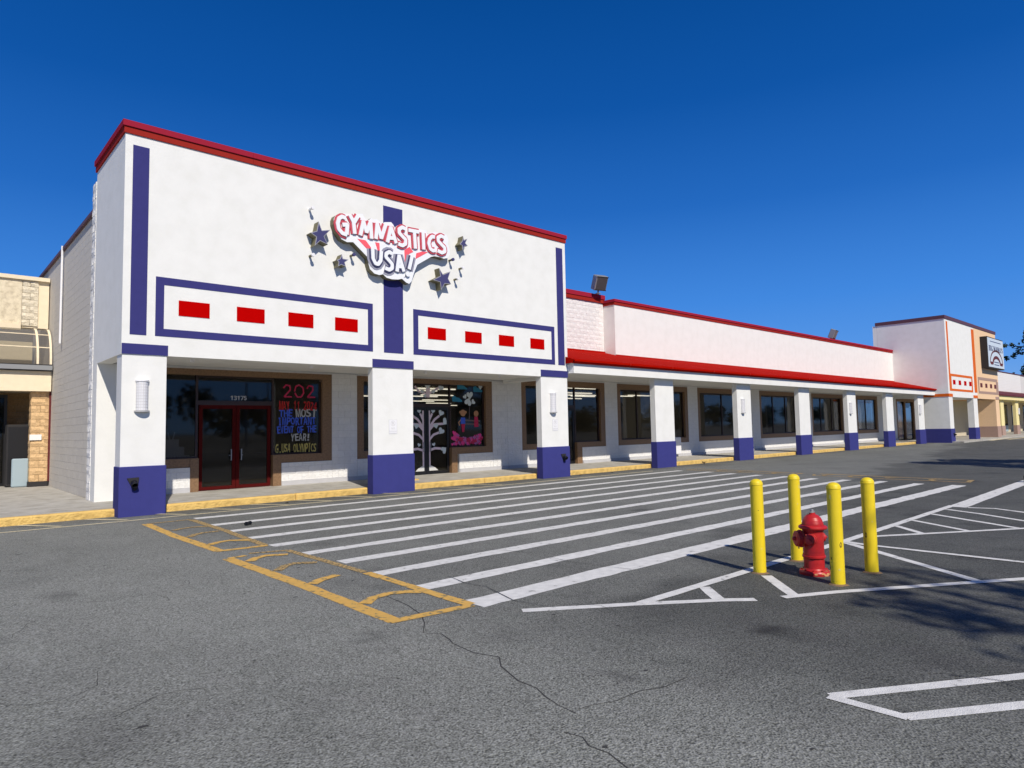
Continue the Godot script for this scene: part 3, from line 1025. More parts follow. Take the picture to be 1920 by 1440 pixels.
func front_lettering(b: Node) -> void:
	var z := -3.248
	var rows := [
		["MAY 11 2024", 4.38, 2.42, 0.25, 1.15, "p_red"],
		["THE", 4.0, 2.20, 0.21, 0.40, "p_blue"], ["MOST", 4.62, 2.20, 0.23, 0.66, "p_chalk"],
		["IMPORTANT", 4.34, 1.97, 0.22, 1.16, "p_blue"], ["EVENT OF THE", 4.34, 1.73, 0.21, 1.20, "p_blue"],
		["YEAR!", 4.45, 1.50, 0.22, 0.60, "p_chalk"], ["G.USA OLYMPICS", 4.32, 1.19, 0.25, 1.24, "p_gold"],
	]
	var hr := RandomNumberGenerator.new()
	hr.seed = 14
	for r in rows:
		var text: String = r[0]
		var n := text.length()
		var pitch: float = r[4] / n
		for k in n:
			if text[k] == " ":
				continue
			var m := label_mesh(text[k], r[3] * hr.randf_range(0.92, 1.06))
			var o := put(b, "window_letter", m, M[r[5]], Vector3(r[1] + (k - (n - 1) * 0.5) * pitch, r[2] + hr.randf_range(-0.012, 0.012), z + 0.0004 * k))
			var w := m.get_aabb().size.x
			o.rotation.z = hr.randf_range(-0.09, 0.09)
			if w > 0.01:
				o.scale.x = clampf(pitch * (0.5 if text[k] in ["I", "1", ".", "!"] else 0.92) / w, 0.4, 1.5)
	var st := mb()
	stroke(st, [3.93, 2.93, 4.0, 3.02, 4.12, 3.0, 4.13, 2.88, 3.95, 2.68, 4.18, 2.68], 0.022, z, z + 0.004)
	stroke(st, [4.26, 2.84, 4.3, 2.99, 4.4, 3.03, 4.52, 2.96, 4.54, 2.8, 4.46, 2.68, 4.34, 2.68, 4.27, 2.8], 0.022, z, z + 0.005)
	stroke(st, [4.64, 2.93, 4.7, 3.02, 4.82, 3.0, 4.83, 2.88, 4.66, 2.68, 4.9, 2.68], 0.022, z, z + 0.006)
	put(b, "window_lettering", st.commit(), M.p_rose)
	# desk and white display steps inside the left window
	var d := mb()
	bx(d, 0.3, 1.56, 0.16, 1.02, -4.3, -3.5)
	put(b, "display_desk", d.commit(), M.room)
	var p := mb()
	bx(p, 0.45, 1.5, 1.021, 1.09, -4.2, -3.55)
	bx(p, 0.86, 1.38, 1.09, 1.32, -4.0, -3.6)
	bx(p, 0.93, 1.26, 1.32, 1.52, -3.95, -3.65)
	for s in [[1.07, -0.25], [1.15, 0.25]]:
		var q := Transform3D(Basis(Vector3.BACK, s[1] * -1.0), Vector3(s[0], 1.52, -3.8))
		lathe(p, [Vector2(0.018, 0), Vector2(0.018, 0.2)], 8, q)
	put(b, "display_steps", p.commit(), M.p_white)

# the white and lilac tree with heart leaves stuck on the second pair of doors
func tree_sticker(b: Node) -> void:
	var z := -3.246
	var st := mb()
	var cx := 8.9
	var lim := [[0.06, 0.42, 0.06, 2.3], [0.06, 0.95, 0.3, 1.02, 0.55, 1.0], [0.06, 1.3, 0.25, 1.48, 0.48, 1.55], [0.06, 1.62, 0.28, 1.83, 0.66, 1.85], [0.06, 1.7, 0.3, 2.0, 0.5, 2.12], [0.06, 1.95, 0.2, 2.2]]
	for s in [-1.0, 1.0]:
		for i in lim.size():
			var n := []
			for k in range(0, lim[i].size(), 2):
				n.append(cx + s * (lim[i][k] + 0.045))
				n.append(lim[i][k + 1])
			stroke(st, n, 0.055 if i == 0 else 0.04, z, z + 0.003 + i * 0.0005)
	stroke(st, [8.97, 2.75, 8.99, 3.08], 0.08, z, z + 0.003)
	stroke(st, [8.97, 2.85, 9.25, 3.0, 9.45, 3.1], 0.035, z, z + 0.0036)
	stroke(st, [8.97, 2.85, 8.6, 2.95, 8.45, 3.12], 0.035, z, z + 0.0042)
	put(b, "tree_sticker", st.commit(), M.p_lilac)
	var h := mb()
	var hs := [[0.72, 0.95, 0.13, 2.2], [0.3, 1.15, 0.07, 0.3], [0.62, 1.6, 0.13, -0.6], [0.4, 1.78, 0.1, 0.2], [0.8, 1.92, 0.14, -0.7], [0.62, 2.22, 0.12, -0.5], [0.28, 2.28, 0.08, -0.2]]
	for e in hs:
		for s in [-1.0, 1.0]:
			prism(h, heart(cx + s * e[0], e[1], e[2], e[3] * s), z + 0.004, z + 0.007)
	for e in [[8.97, 3.16, 0.13, 0.0], [9.52, 3.1, 0.12, -0.6], [9.2, 2.95, 0.08, 0.3], [8.75, 2.95, 0.08, -0.3], [8.85, 2.8, 0.07, 0.5]]:
		prism(h, heart(e[0], e[1], e[2], e[3]), z + 0.005, z + 0.008)
	put(b, "heart_leaves", h.commit(), M.p_heart)
	var ft := mb()
	prism(ft, poly_of([8.45, 0.27, 8.55, 0.36, 8.7, 0.43, 8.87, 0.45, 8.87, 0.27]), z, z + 0.004)
	prism(ft, poly_of([8.93, 0.27, 8.93, 0.45, 9.1, 0.44, 9.25, 0.37, 9.38, 0.27]), z, z + 0.004)
	put(b, "tree_foot_sticker", ft.commit(), M.p_white)
	# right hand window: clouds, flower, two figures on a bench, heap of hearts
	var zz := -3.25
	var t := mb()
	for e in [[10.02, 2.62], [10.25, 3.06], [10.98, 2.98]]:
		prism(t, poly_of([e[0], e[1], e[0] - 0.02, e[1] + 0.16, e[0] + 0.08, e[1] + 0.22, e[0] + 0.18, e[1] + 0.15, e[0] + 0.28, e[1] + 0.14, e[0] + 0.42, e[1] + 0.05, e[0] + 0.44, e[1]]), zz, zz + 0.004)
	put(b, "cloud_sticker", t.commit(), M.p_teal)
	var fl := mb()
	for e in [[10.72, 2.62, 0.16, 2.8], [10.8, 2.86, 0.15, 0.1], [10.58, 2.8, 0.09, 0.6], [10.95, 2.62, 0.1, -0.9], [11.3, 3.16, 0.09, 0.0]]:
		prism(fl, heart(e[0], e[1], e[2], e[3]), zz, zz + 0.004 + e[2] * 0.01)
	put(b, "flower_sticker", fl.commit(), M.p_heart)
	var bn := mb()
	stroke(bn, [10.4, 1.97, 11.25, 1.93], 0.03, zz, zz + 0.003)
	stroke(bn, [10.4, 1.85, 11.25, 1.80], 0.03, zz, zz + 0.003)
	stroke(bn, [10.78, 2.45, 10.76, 2.0], 0.018, zz, zz + 0.004)
	put(b, "bench_sticker", bn.commit(), M.p_bench)
	var sk := mb()
	prism(sk, disc2(10.48, 2.22, 0.12, 0.12), zz + 0.004, zz + 0.006)
	prism(sk, disc2(10.36, 2.25, 0.05, 0.05), zz + 0.004, zz + 0.0055)
	prism(sk, disc2(10.6, 2.25, 0.05, 0.05), zz + 0.004, zz + 0.0055)
	prism(sk, disc2(11.08, 2.2, 0.11, 0.11), zz + 0.004, zz + 0.006)
	stroke(sk, [10.42, 2.02, 10.28, 1.88, 10.33, 1.78], 0.022, zz + 0.004, zz + 0.006)
	put(b, "figure_sticker", sk.commit(), M.p_skin)
	var bl := mb()
	prism(bl, poly_of([10.38, 2.06, 10.57, 2.06, 10.58, 1.84, 10.37, 1.84]), zz + 0.005, zz + 0.008)
	put(b, "figure_sticker", bl.commit(), M.p_blue)
	var rd := mb()
	prism(rd, poly_of([10.99, 2.09, 11.16, 2.09, 11.18, 1.72, 10.98, 1.72]), zz + 0.005, zz + 0.008)
	prism(rd, poly_of([10.4, 1.83, 10.57, 1.83, 10.52, 1.55, 10.43, 1.55]), zz + 0.005, zz + 0.008)
	put(b, "figure_sticker", rd.commit(), M.p_rose)
	var r := RandomNumberGenerator.new()
	r.seed = 8
	for m in ["p_pink", "p_rose", "p_violet"]:
		var q := mb()
		for i in 26:
			var x := r.randf_range(9.98, 11.33)
			var top := 1.22 + 0.3 * absf((x - 10.7) / 0.7) * absf((x - 10.7) / 0.7)
			prism(q, heart(x, r.randf_range(1.11, top + 0.1), r.randf_range(0.06, 0.10), r.randf_range(-0.5, 0.5)), zz, zz + 0.003 + i * 0.0003)
		put(b, "heart_heap_sticker", q.commit(), M[m])

func wing() -> void:
	var b := thing("arcade_wing", "long low white shop wing with a red canopy on blue-based pillars", "building")
	var x0 := 2.0 * BAY
	var x1 := 51.5
	# block wall beside the tower
	box(b, "wall", M.mortar_white, x0, 18.09, 4.4, 6.96, -3.3, -3.015)
	courses(b, "block", [M.block_white, M.block_white_b], Transform3D(Basis.IDENTITY, Vector3(0, 0, -3.004)), x0 + 0.01, 18.06, 4.55, 6.96, 0.405, 0.2, 0.009, 61)
	for e in [[6.96, 7.12, -2.94, M.red_cap], [7.12, 7.30, -2.91, M.red_cap_top]]:
		box(b, "roof_trim", e[3], x0, 18.1, e[0], e[1], -3.35, e[2])
	# projecting white parapet
	var st := mb()
	bx(st, 18.07, x1, 4.3, 6.83, -3.4, -2.4)
	put(b, "parapet", st.commit(), M.stucco)
	for e in [[6.83, 6.96, 0.03, M.red_cap], [6.96, 7.07, 0.06, M.red_cap_top]]:
		for k in 11:
			var xa := lerpf(18.07 - e[2], x1, k / 11.0)
			box(b, "roof_trim", e[3], xa + 0.003, lerpf(18.07 - e[2], x1, (k + 1) / 11.0) - 0.003, e[0], e[1], -3.4, -2.4 + e[2] + (0.002 if k % 2 else 0.0))
	# sheet metal canopy roof: sloped panels with a rolled eave
	var px := x0 - 0.12
	var k := 0
	while px < x1 - 0.1:
		var w := minf(3.05, x1 - px)
		var q := mb()
		var za := 0.42
		var zb := -2.4 if px > 18.0 else -3.0
		if px < 18.07 and px + w > 18.07:
			w = 18.07 - px
		var ya := 3.92
		var yb := 3.92 + (za - zb) * 0.262
		var a := px + 0.004
		var c := px + w - 0.004
		var back := zb
		if px < x0:
			# the eave laps a little over the tower corner; the slope starts beside it
			quad(q, Vector3(a, ya, za), Vector3(x0 + 0.005, ya, za), Vector3(x0 + 0.005, ya + 0.11, 0.015), Vector3(a, ya + 0.11, 0.015), Vector3(0, 0.96, 0.26))
			quad(q, Vector3(x0 + 0.005, ya, za), Vector3(c, ya, za), Vector3(c, yb, back), Vector3(x0 + 0.005, yb, back), Vector3(0, 0.96, 0.26))
			quad(q, Vector3(a, ya, za), Vector3(a, ya + 0.11, 0.015), Vector3(a, 3.8, 0.015), Vector3(a, 3.8, 0.34), Vector3.LEFT)
		else:
			quad(q, Vector3(a, ya, za), Vector3(c, ya, za), Vector3(c, yb, back), Vector3(a, yb, back), Vector3(0, 0.96, 0.26))
		quad(q, Vector3(a, ya, za), Vector3(c, ya, za), Vector3(c, ya - 0.07, za + 0.01), Vector3(a, ya - 0.07, za + 0.01), Vector3(0, 0, 1))
		quad(q, Vector3(a, ya - 0.07, za + 0.01), Vector3(c, ya - 0.07, za + 0.01), Vector3(c, ya - 0.13, 0.3), Vector3(a, ya - 0.13, 0.3), Vector3(0, -0.8, 0.6))
		put(b, "canopy_panel", q.commit(), M.red_roof)
		px += w
		k += 1
	# flashing where roof meets wall
	box(b, "flashing", M.red_roof, x0 + 0.01, 18.06, 4.78, 4.86, -3.0, -2.95)
	box(b, "flashing", M.red_roof, 18.08, x1, 4.62, 4.69, -2.4, -2.37)
	# white fascia beam under the eave, soffit, and end piece
	box(b, "fascia", M.stucco, x0 + 0.01, x1, 3.47, 3.82, 0.08, 0.27)
	box(b, "fascia", M.stucco, x0 + 0.001, x0 + 0.2, 3.47, 3.8, -0.3, 0.079)
	box(b, "soffit", M.stucco, x0 + 0.01, x1, 3.58, 3.64, -3.1, 0.079)
	# pillars
	for i in range(3, 9):
		pillar(b, i * BAY - 1.296, i * BAY, 3.579, 0.25)
	# shopfront wall with openings
	var gaps := [[13.21, 18.14], [18.98, 24.5], [25.38, 30.6], [31.76, 36.9], [38.54, 43.6], [45.86, 49.95]]
	var w := mb()
	var p := x0
	var blocks := []
	for g in gaps:
		bx(w, p, g[0], 0.1, 3.58, -3.4, -3.12)
		blocks.append([p, g[0], 0.27, 3.57])
		bx(w, g[0], g[1], 3.521, 3.58, -3.4, -3.12)
		if g[0] > 14:
			bx(w, g[0], g[1], 0.1, 0.808, -3.4, -3.12)
			blocks.append([g[0], g[1], 0.27, 0.8])
		p = g[1]
	bx(w, p, 53.9, 0.1, 3.58, -3.4, -3.12)
	bx(w, 13.21, 14.1, 0.1, 0.808, -3.4, -3.12)
	bx(w, 16.6, 18.14, 0.1, 0.808, -3.4, -3.12)
	bx(w, x0, 18.0, 3.58, 4.4, -3.4, -3.12)
	put(b, "shopfront_wall", w.commit(), M.mortar_white)
	blocks.insert(1, [16.6, 18.14, 0.27, 0.8])
	blocks.insert(1, [13.21, 14.1, 0.27, 0.8])
	blocks.append([49.95, 53.9, 0.27, 3.57])
	var laid := 0
	for s in blocks:
		var far: bool = s[0] > 33.0
		laid += courses(b, "block", [M.block_white, M.block_white_b], Transform3D(Basis.IDENTITY, Vector3(0, 0, -3.112)), s[0] + 0.004, s[1] - 0.004, s[2], s[3], 0.405, 0.2, 0.0, 19, 0 if far or laid > 130 else 40)
	for s in [[x0 + 0.01, 14.1], [16.6, 53.9]]:
		box(b, "plinth", M.base_grey, s[0], s[1], 0.1, 0.268, -3.12, -3.06)
	# entrance beside the third pillar
	shopfront_wing(b)
	window(b, 18.98, 24.5, 0.81, 3.515, [20.55, 22.6])
	window(b, 25.38, 30.6, 0.81, 3.515, [27.9])
	window(b, 31.76, 36.9, 0.81, 3.515, [33.6, 35.2])
	window(b, 38.54, 43.6, 0.81, 3.515, [40.2, 41.9])
	window(b, 45.86, 49.95, 0.81, 3.515, [47.9])
	# blinds behind the far windows
	for g in [[38.8, 43.35], [46.1, 49.7], [34.0, 36.6], [22.0, 24.3]]:
		var x: float = g[0]
		while x < g[1] - 0.2:
			var v := mb()
			var t := Transform3D(Basis(Vector3.UP, 0.5), Vector3(x, 0, -3.48))
			for c in [[0.0, 0.13]]:
				quad(v, t * Vector3(c[0], 1.05, 0), t * Vector3(c[1], 1.05, 0), t * Vector3(c[1], 3.25, 0), t * Vector3(c[0], 3.25, 0), t.basis * Vector3.BACK)
				quad(v, t * Vector3(c[0], 1.05, -0.004), t * Vector3(c[1], 1.05, -0.004), t * Vector3(c[1], 3.25, -0.004), t * Vector3(c[0], 3.25, -0.004), t.basis * Vector3.FORWARD)
			put(b, "blind_slat", v.commit(), M.room)
			x += 0.26
	var r := mb()
	bx(r, 33.01, 60.0, 3.66, 3.8, -14.0, -3.41)
	bx(r, 33.01, 60.0, 0.0, 3.66, -14.2, -14.0)
	bx(r, 33.01, 33.2, 0.0, 3.66, -37.2, -3.41)
	bx(r, 44.6, 44.8, 0.15, 3.75, -13.9, -3.5)
	put(b, "interior_wall", r.commit(), M.room)
	box(b, "interior_floor", M.carpet, 33.21, 60.0, 0.12, 0.155, -14.0, -3.41)
	lamp_tubes(b, [[21.3, 3.64, -7.3], [24.8, 3.64, -10.6], [26.3, 3.64, -12.5], [27.1, 3.64, -12.2], [29.6, 3.64, -15.7], [28.1, 3.64, -13.2], [30.6, 3.64, -12.0], [31.2, 3.64, -11.1]])

func shopfront_wing(b: Node) -> void:
	var st := mb()
	var z0 := -3.33
	var z1 := -3.13
	bx(st, 13.21, 18.14, 3.28, 3.52, z0, z1)
	bx(st, 13.21, 13.45, 1.02, 3.28, z0, z1)
	bx(st, 17.86, 18.14, 1.02, 3.28, z0, z1)
	bx(st, 13.21, 14.1, 0.81, 1.02, z0, z1)
	bx(st, 16.6, 18.14, 0.81, 1.02, z0, z1)
	bx(st, 16.3, 16.6, 0.15, 1.02, z0, z1 + 0.02)
	bx(st, 14.1, 14.32, 0.15, 1.02, z0, z1 + 0.02)
	var w := put(b, "window", st.commit(), M.bronze)
	var f := mb()
	bx(f, 14.26, 14.32, 1.02, 3.28, z0 + 0.02, z1 - 0.1)
	bx(f, 16.3, 16.36, 1.02, 3.28, z0 + 0.02, z1 - 0.1)
	bx(f, 14.32, 16.3, 2.42, 2.54, z0 + 0.02, z1 - 0.1)
	bx(f, 16.36, 17.86, 1.02, 1.07, z0 + 0.02, z1 - 0.1)
	bx(f, 17.79, 17.86, 1.07, 3.28, z0 + 0.02, z1 - 0.1)
	put(w, "frame", f.commit(), M.dark_frame)
	for g in [[13.44, 14.27, 1.01, 3.29], [14.31, 16.31, 2.53, 3.29], [16.35, 17.8, 1.06, 3.29]]:
		var p := mb()
		bx(p, g[0], g[1], g[2], g[3], -3.264, -3.256)
		put(w, "pane", p.commit(), M.glass)
	double_door(b, 14.32, 16.3, 0.15, 2.42, -3.25, M.black_metal)

func corner_tower() -> void:
	var b := thing("corner_tower", "white tower with orange trim at the far end of the red canopy", "building")
	var xl := 51.5
	var xr := 59.3
	var z := 1.15
	var st := mb()
	bx(st, xl, xr, 3.32, 9.04, z - 0.3, z)
	bx(st, xl, xl + 0.3, 3.32, 9.04, -3.4, z - 0.3)
	bx(st, xl + 0.3, 66.2, 8.5, 8.7, -3.4, z - 0.3)
	bx(st, xl, 66.2, 7.2, 9.03, -3.7, -3.41)
	put(b, "wall", st.commit(), M.stucco)
	box(b, "soffit", M.stucco, xl + 0.3, 66.0, 3.43, 3.5, -3.1, z - 0.3)
	var t := mb()
	bx(t, xl - 0.05, xr, 9.04, 9.29, z - 0.3, z + 0.05)
	bx(t, xl - 0.05, xl + 0.2, 9.04, 9.29, -3.5, z - 0.3)
	put(b, "roof_trim", t.commit(), M.brown_cap)
	for s in [[51.85, 52.2], [58.53, 59.28]]:
		box(b, "orange_stripe", M.orange, s[0], s[1], 3.78, 8.88, z - 0.01, z + 0.012)
	var g := mb()
	bx(g, 52.21, 58.05, 4.86, 5.04, z - 0.01, z + 0.012)
	bx(g, 51.9, 58.05, 3.775, 3.94, z - 0.01, z + 0.014)
	bx(g, 52.21, 52.4, 3.94, 4.86, z - 0.01, z + 0.0118)
	bx(g, 57.75, 58.05, 3.94, 4.86, z - 0.01, z + 0.0118)
	put(b, "orange_frame", g.commit(), M.orange)
	for x in [52.75, 54.2, 55.65, 57.05]:
		box(b, "red_tile", M.red, x, x + 0.62, 4.26, 4.6, z - 0.01, z + 0.014)
	# corner pillar runs back along the walk as a deep side pier
	var p := pillar(b, xl, 52.5, 3.319, 1.62, 1.02, M.navy_base, M.stucco, z)
	box(p, "top_band", M.orange, xl - 0.006, 52.5, 3.34, 3.56, z - 1.62, z + 0.012)
	var p2 := pillar(b, 58.05, 59.25, 3.319, 0.45, 1.02, M.navy_base, M.stucco, z)
	box(p2, "top_band", M.orange, 58.05, 59.3, 3.34, 3.56, z - 0.45, z + 0.012)
	# shopfront behind
	var w := mb()
	bx(w, 58.4, 66.2, 0.1, 3.58, -3.4, -3.12)
	bx(w, 53.9, 58.4, 3.45, 3.58, -3.4, -3.12)
	bx(w, xl, 66.2, 3.58, 7.2, -3.4, -3.13)
	put(b, "shopfront_wall", w.commit(), M.stucco)
	var f := mb()
	bx(f, 53.9, 58.4, 3.2, 3.45, -3.33, -3.13)
	bx(f, 53.9, 54.25, 0.1, 3.2, -3.33, -3.13)
	bx(f, 58.1, 58.4, 0.1, 3.2, -3.33, -3.13)
	bx(f, 56.0, 56.2, 0.1, 3.2, -3.33, -3.14)
	var win := put(b, "window", f.commit(), M.bronze)
	for e in [[54.25, 56.0], [56.2, 58.1]]:
		box(win, "pane", M.glass, e[0], e[1], 0.1, 3.2, -3.26, -3.25)
	# wide dark shop window facing the front bay
	box(b, "window", M.bronze, 58.6, 66.0, 0.3, 3.4, -3.1, -3.06)

func peach_store() -> void:
	var b := thing("peach_storefront", "peach storefront with taupe trim and a hanging white sign", "building")
	var xl := 59.31
	var xr := 66.3
	var z := 1.15
	var st := mb()
	bx(st, xl, xr, 3.32, 8.55, z - 0.3, z - 0.003)
	bx(st, xl, xr, 8.55, 9.04, z - 0.3, z - 0.003)
	bx(st, xr - 0.3, xr, 3.32, 9.04, -3.4, z - 0.31)
	put(b, "wall", st.commit(), M.peach)
	box(b, "roof_trim", M.brown_cap, xl, xr + 0.05, 9.041, 9.285, z - 0.3, z + 0.04)
	var g := mb()
	bx(g, 59.7, 65.95, 4.85, 5.08, z - 0.02, z + 0.012)
	bx(g, 59.7, 66.2, 3.74, 3.94, z - 0.02, z + 0.012)
	bx(g, 59.7, 60.0, 3.94, 4.85, z - 0.02, z + 0.0118)
	bx(g, 65.5, 66.2, 3.94, 4.85, z - 0.02, z + 0.0118)
	put(b, "taupe_frame", g.commit(), M.taupe)
	for x in [60.35, 61.9, 63.45, 64.85]:
		box(b, "brown_tile", M.maroon, x, x + 0.62, 4.26, 4.6, z - 0.02, z + 0.014)
	var p := pillar(b, 65.05, xr, 3.319, 1.4, 1.03, M.taupe, M.peach, z)
	box(p, "top_band", M.taupe, 65.04, xr + 0.01, 3.34, 3.56, z - 1.4, z + 0.012)
	# cross wall closing the bay
	box(b, "bay_wall", M.pale_yellow, xl, 65.0, 1.04, 3.42, -3.0, -2.9)
	box(b, "bay_wall_base", M.taupe, xl, 65.0, 0.1, 1.04, -3.02, -2.88)
	# sign box
	var s := thing("box_sign", "white box sign with a brown arch emblem on the peach storefront", "sign", Vector3(63.7, 5.95, z))
	var q := mb()
	bx(q, -2.65, 2.65, -0.08, 2.5, 0.001, 0.5)
	put(s, "cabinet", q.commit(), M.rubber)
	box(s, "face", M.sign_pale, -2.6, 2.6, 0.0, 2.42, 0.495, 0.64 - 0.12)
	put(s, "lettering", label_mesh("BIG MAMA'S", 0.42, 0.01, true), M.sign_navy, Vector3(0, 1.55, 0.525)).scale.x = 1.25
	box(s, "rule_line", M.sign_navy, -1.8, 1.8, 2.12, 2.18, 0.52, 0.528)
	var e := mb()
	var outer := []
	var inner := []
	for i in 17:
		var th := PI * i / 16.0
		outer.append_array([cos(th) * 2.1, 0.32 + sin(th) * 1.1])
		inner.append_array([cos(th) * 1.25, 0.25 + sin(th) * 0.62])
	stroke(e, outer, 0.07, 0.52, 0.53)
	stroke(e, inner, 0.13, 0.52, 0.532)
	stroke(e, [-2.0, 0.33, -1.3, 0.33], 0.12, 0.52, 0.531)
	stroke(e, [1.3, 0.33, 2.0, 0.33], 0.12, 0.52, 0.531)
	put(s, "emblem", e.commit(), M.maroon)
	for k in 2:
		box(s, "rule_line", M.sign_navy, -0.8, 0.8, 0.2 + k * 0.22, 0.27 + k * 0.22, 0.52, 0.528)

func yellow_shop() -> void:
	var b := thing("yellow_shop", "pale yellow shop row with white parapet at the far right", "building")
	var st := mb()
	bx(st, 66.31, 120.0, 4.5, 6.95, -3.6, -2.9)
	put(b, "wall", st.commit(), M.mortar_white)
	for i in 12:
		box(b, "parapet_course", M.block_white, 84.0 - 16.0, 97.5, 4.7 + i * 0.185, 4.875 + i * 0.185, -2.9, -2.86)
	box(b, "coping", M.brown_cap, 66.32, 120.0, 6.95, 7.06, -3.7, -2.82)
	var q := mb()
	quad(q, Vector3(66.31, 3.95, 0.4), Vector3(120, 3.95, 0.4), Vector3(120, 4.8, -2.9), Vector3(66.31, 4.8, -2.9), Vector3(0, 0.96, 0.26))
	bx(q, 66.31, 120, 3.83, 3.95, 0.2, 0.4)
	put(b, "canopy_roof", q.commit(), M.maroon)
	box(b, "fascia", M.pale_yellow, 66.31, 120, 3.47, 3.829, 0.05, 0.27)
	box(b, "soffit", M.pale_yellow, 66.31, 120, 3.58, 3.64, -3.1, 0.049)
	for i in 6:
		var x := 72.4 + i * BAY
		pillar(b, x, x + 1.3, 3.579, 0.3, 1.0, M.taupe, M.pale_yellow)
	box(b, "shopfront_wall", M.dark_wall, 66.31, 120, 0.05, 3.6, -3.4, -3.12)
	for i in 6:
		var x := 74.3 + i * BAY
		var w := box(b, "window", M.rubber, x, x + 4.0, 0.9, 3.3, -3.119, -3.08)
		box(w, "pane", M.glass, x + 0.15, x + 3.85, 1.05, 3.15, -3.075, -3.07)
		box(b, "window_panel", M.blue_grey, x, x + 4.0, 0.2, 0.88, -3.119, -3.08)

func neighbour_shop() -> void:
	var b := thing("neighbour_shop", "cream shop with curved smoked glass awning left of the hall", "building")
	var xr := -0.84
	# upper wall
	box(b, "wall", M.cream_stain, -14.0, -1.55, 5.05, 6.6, -10.6, -10.2)
	box(b, "wall", M.cream, -14.0, xr, 6.601, 6.72, -10.7, -10.12)
	box(b, "ledge", M.cream, -14.0, -1.56, 5.0, 5.2, -10.2, -10.14)
	box(b, "wall", M.cream, -1.549, xr, 5.1, 6.6, -10.6, -10.25)
	courses(b, "upper_block", [M.cream_block], Transform3D(Basis.IDENTITY, Vector3(0, 0, -10.2)), -1.545, -1.12, 5.15, 6.6, 0.425, 0.21, 0.025, 71)
	# curved glazing: quarter ellipse from the wall down to the gutter
	var seg := 10
	var pts := []
	for i in seg + 1:
		var th := PI * 0.5 * i / seg
		pts.append(Vector2(-10.2 + sin(th) * 1.0, 3.85 + cos(th) * 1.2))
	for e in [[-14.0, -9.0], [-8.98, -5.1], [-5.08, -1.22], [-1.2, xr - 0.02]]:
		var q := mb()
		for i in seg:
			var a: Vector2 = pts[i]
			var c: Vector2 = pts[i + 1]
			quad(q, Vector3(e[0], a.y, a.x), Vector3(e[1], a.y, a.x), Vector3(e[1], c.y, c.x), Vector3(e[0], c.y, c.x))
		put(b, "awning_pane", q.commit(), M.smoked)
	for x in [-9.0, -5.1, -1.21, xr - 0.04]:
		var q := mb()
		for i in seg:
			var a: Vector2 = pts[i]
			var c: Vector2 = pts[i + 1]
			for s in [[0.0, 0.03]]:
				quad(q, Vector3(x - 0.03, a.y + 0.02, a.x + 0.02), Vector3(x + 0.03, a.y + 0.02, a.x + 0.02), Vector3(x + 0.03, c.y + 0.02, c.x + 0.02), Vector3(x - 0.03, c.y + 0.02, c.x + 0.02))
				quad(q, Vector3(x - 0.03, a.y - 0.03, a.x - 0.03), Vector3(x - 0.03, a.y + 0.02, a.x + 0.02), Vector3(x - 0.03, c.y + 0.02, c.x + 0.02), Vector3(x - 0.03, c.y - 0.03, c.x - 0.03), Vector3.LEFT)
		put(b, "awning_rib", q.commit(), M.cream)
	for i in [4, 7]:
		var a: Vector2 = pts[i]
		box(b, "awning_rail", M.cream, -14.0, xr - 0.03, a.y - 0.015, a.y + 0.015, a.x - 0.02, a.x + 0.01)
	box(b, "gutter", M.rubber, -14.0, xr, 3.66, 3.86, -9.4, -9.16)
	box(b, "gutter", M.grey_metal, -14.0, xr - 0.001, 3.69, 3.83, -9.16, -9.13)
	box(b, "lintel", M.cream, -14.0, xr, 3.05, 3.659, -9.6, -9.3)
	# split block jamb
	box(b, "jamb", M.tan_mortar, -1.27, -0.86, 0.1, 3.25, -9.95, -9.54)
	courses(b, "jamb_block", [M.tan_block], Transform3D(Basis.IDENTITY, Vector3(0, 0, -9.5)), -1.29, -0.85, 0.3, 3.25, 0.44, 0.211, 0.025, 81)
	courses(b, "jamb_block", [M.tan_block], Transform3D(Basis(Vector3.UP, -PI / 2), Vector3(-1.31, 0, -9.95)), 0.0, 0.44, 0.3, 3.05, 0.44, 0.211, 0.02, 82)
	box(b, "jamb_foot", M.rubber, -1.34, -0.84, 0.14, 0.3, -9.97, -9.46)
	box(b, "downpipe", M.maroon, -0.855, -0.80, 0.3, 3.25, -9.52, -9.44)
	box(b, "notice", M.paper, -1.33, -1.03, 1.56, 1.73, -9.46, -9.452)
	# recessed entrance: back wall, block pier, dark glazed door
	box(b, "entrance_wall", M.dark_wall, -14.0, -0.9, 0.1, 5.0, -13.5, -13.3)
	box(b, "entrance_ceiling", M.cream, -14.0, -0.9, 3.1, 3.2, -13.3, -9.61)
	box(b, "entrance_side", M.tan_mortar, -0.98, -0.85, 0.1, 3.1, -13.3, -9.96)
	courses(b, "entrance_block", [M.tan_block], Transform3D(Basis.IDENTITY, Vector3(0, 0, -11.6)), -1.9, -0.99, 0.15, 3.1, 0.44, 0.211, 0.02, 83)
	var d := box(b, "door", M.black_metal, -4.5, -1.78, 0.15, 3.0, -10.8, -10.7)
	box(d, "pane", M.glass, -4.4, -1.86, 0.25, 2.9, -10.69, -10.68)
	# things left standing in the entrance
	var c := thing("dark_cabinet", "tall dark grey cabinet standing behind the tan block jamb", "cabinet", Vector3(-1.52, 0.149, -10.2))
	var q := mb()
	cbx(q, -0.32, 0.3, 0.02, 1.9, -0.3, 0.25, 0.02)
	put(c, "body", q.commit(), M.rubber)
	box(c, "door_panel", M.black_metal, -0.28, 0.26, 0.1, 1.82, 0.25, 0.262)
	var g := thing("storage_bin", "pale blue grey panel leaning by the tan block jamb", "panel", Vector3(-1.52, 0.149, -9.75))
	var h := mb()
	cbx(h, -0.2, 0.22, 0.0, 0.86, -0.06, 0.06, 0.03)
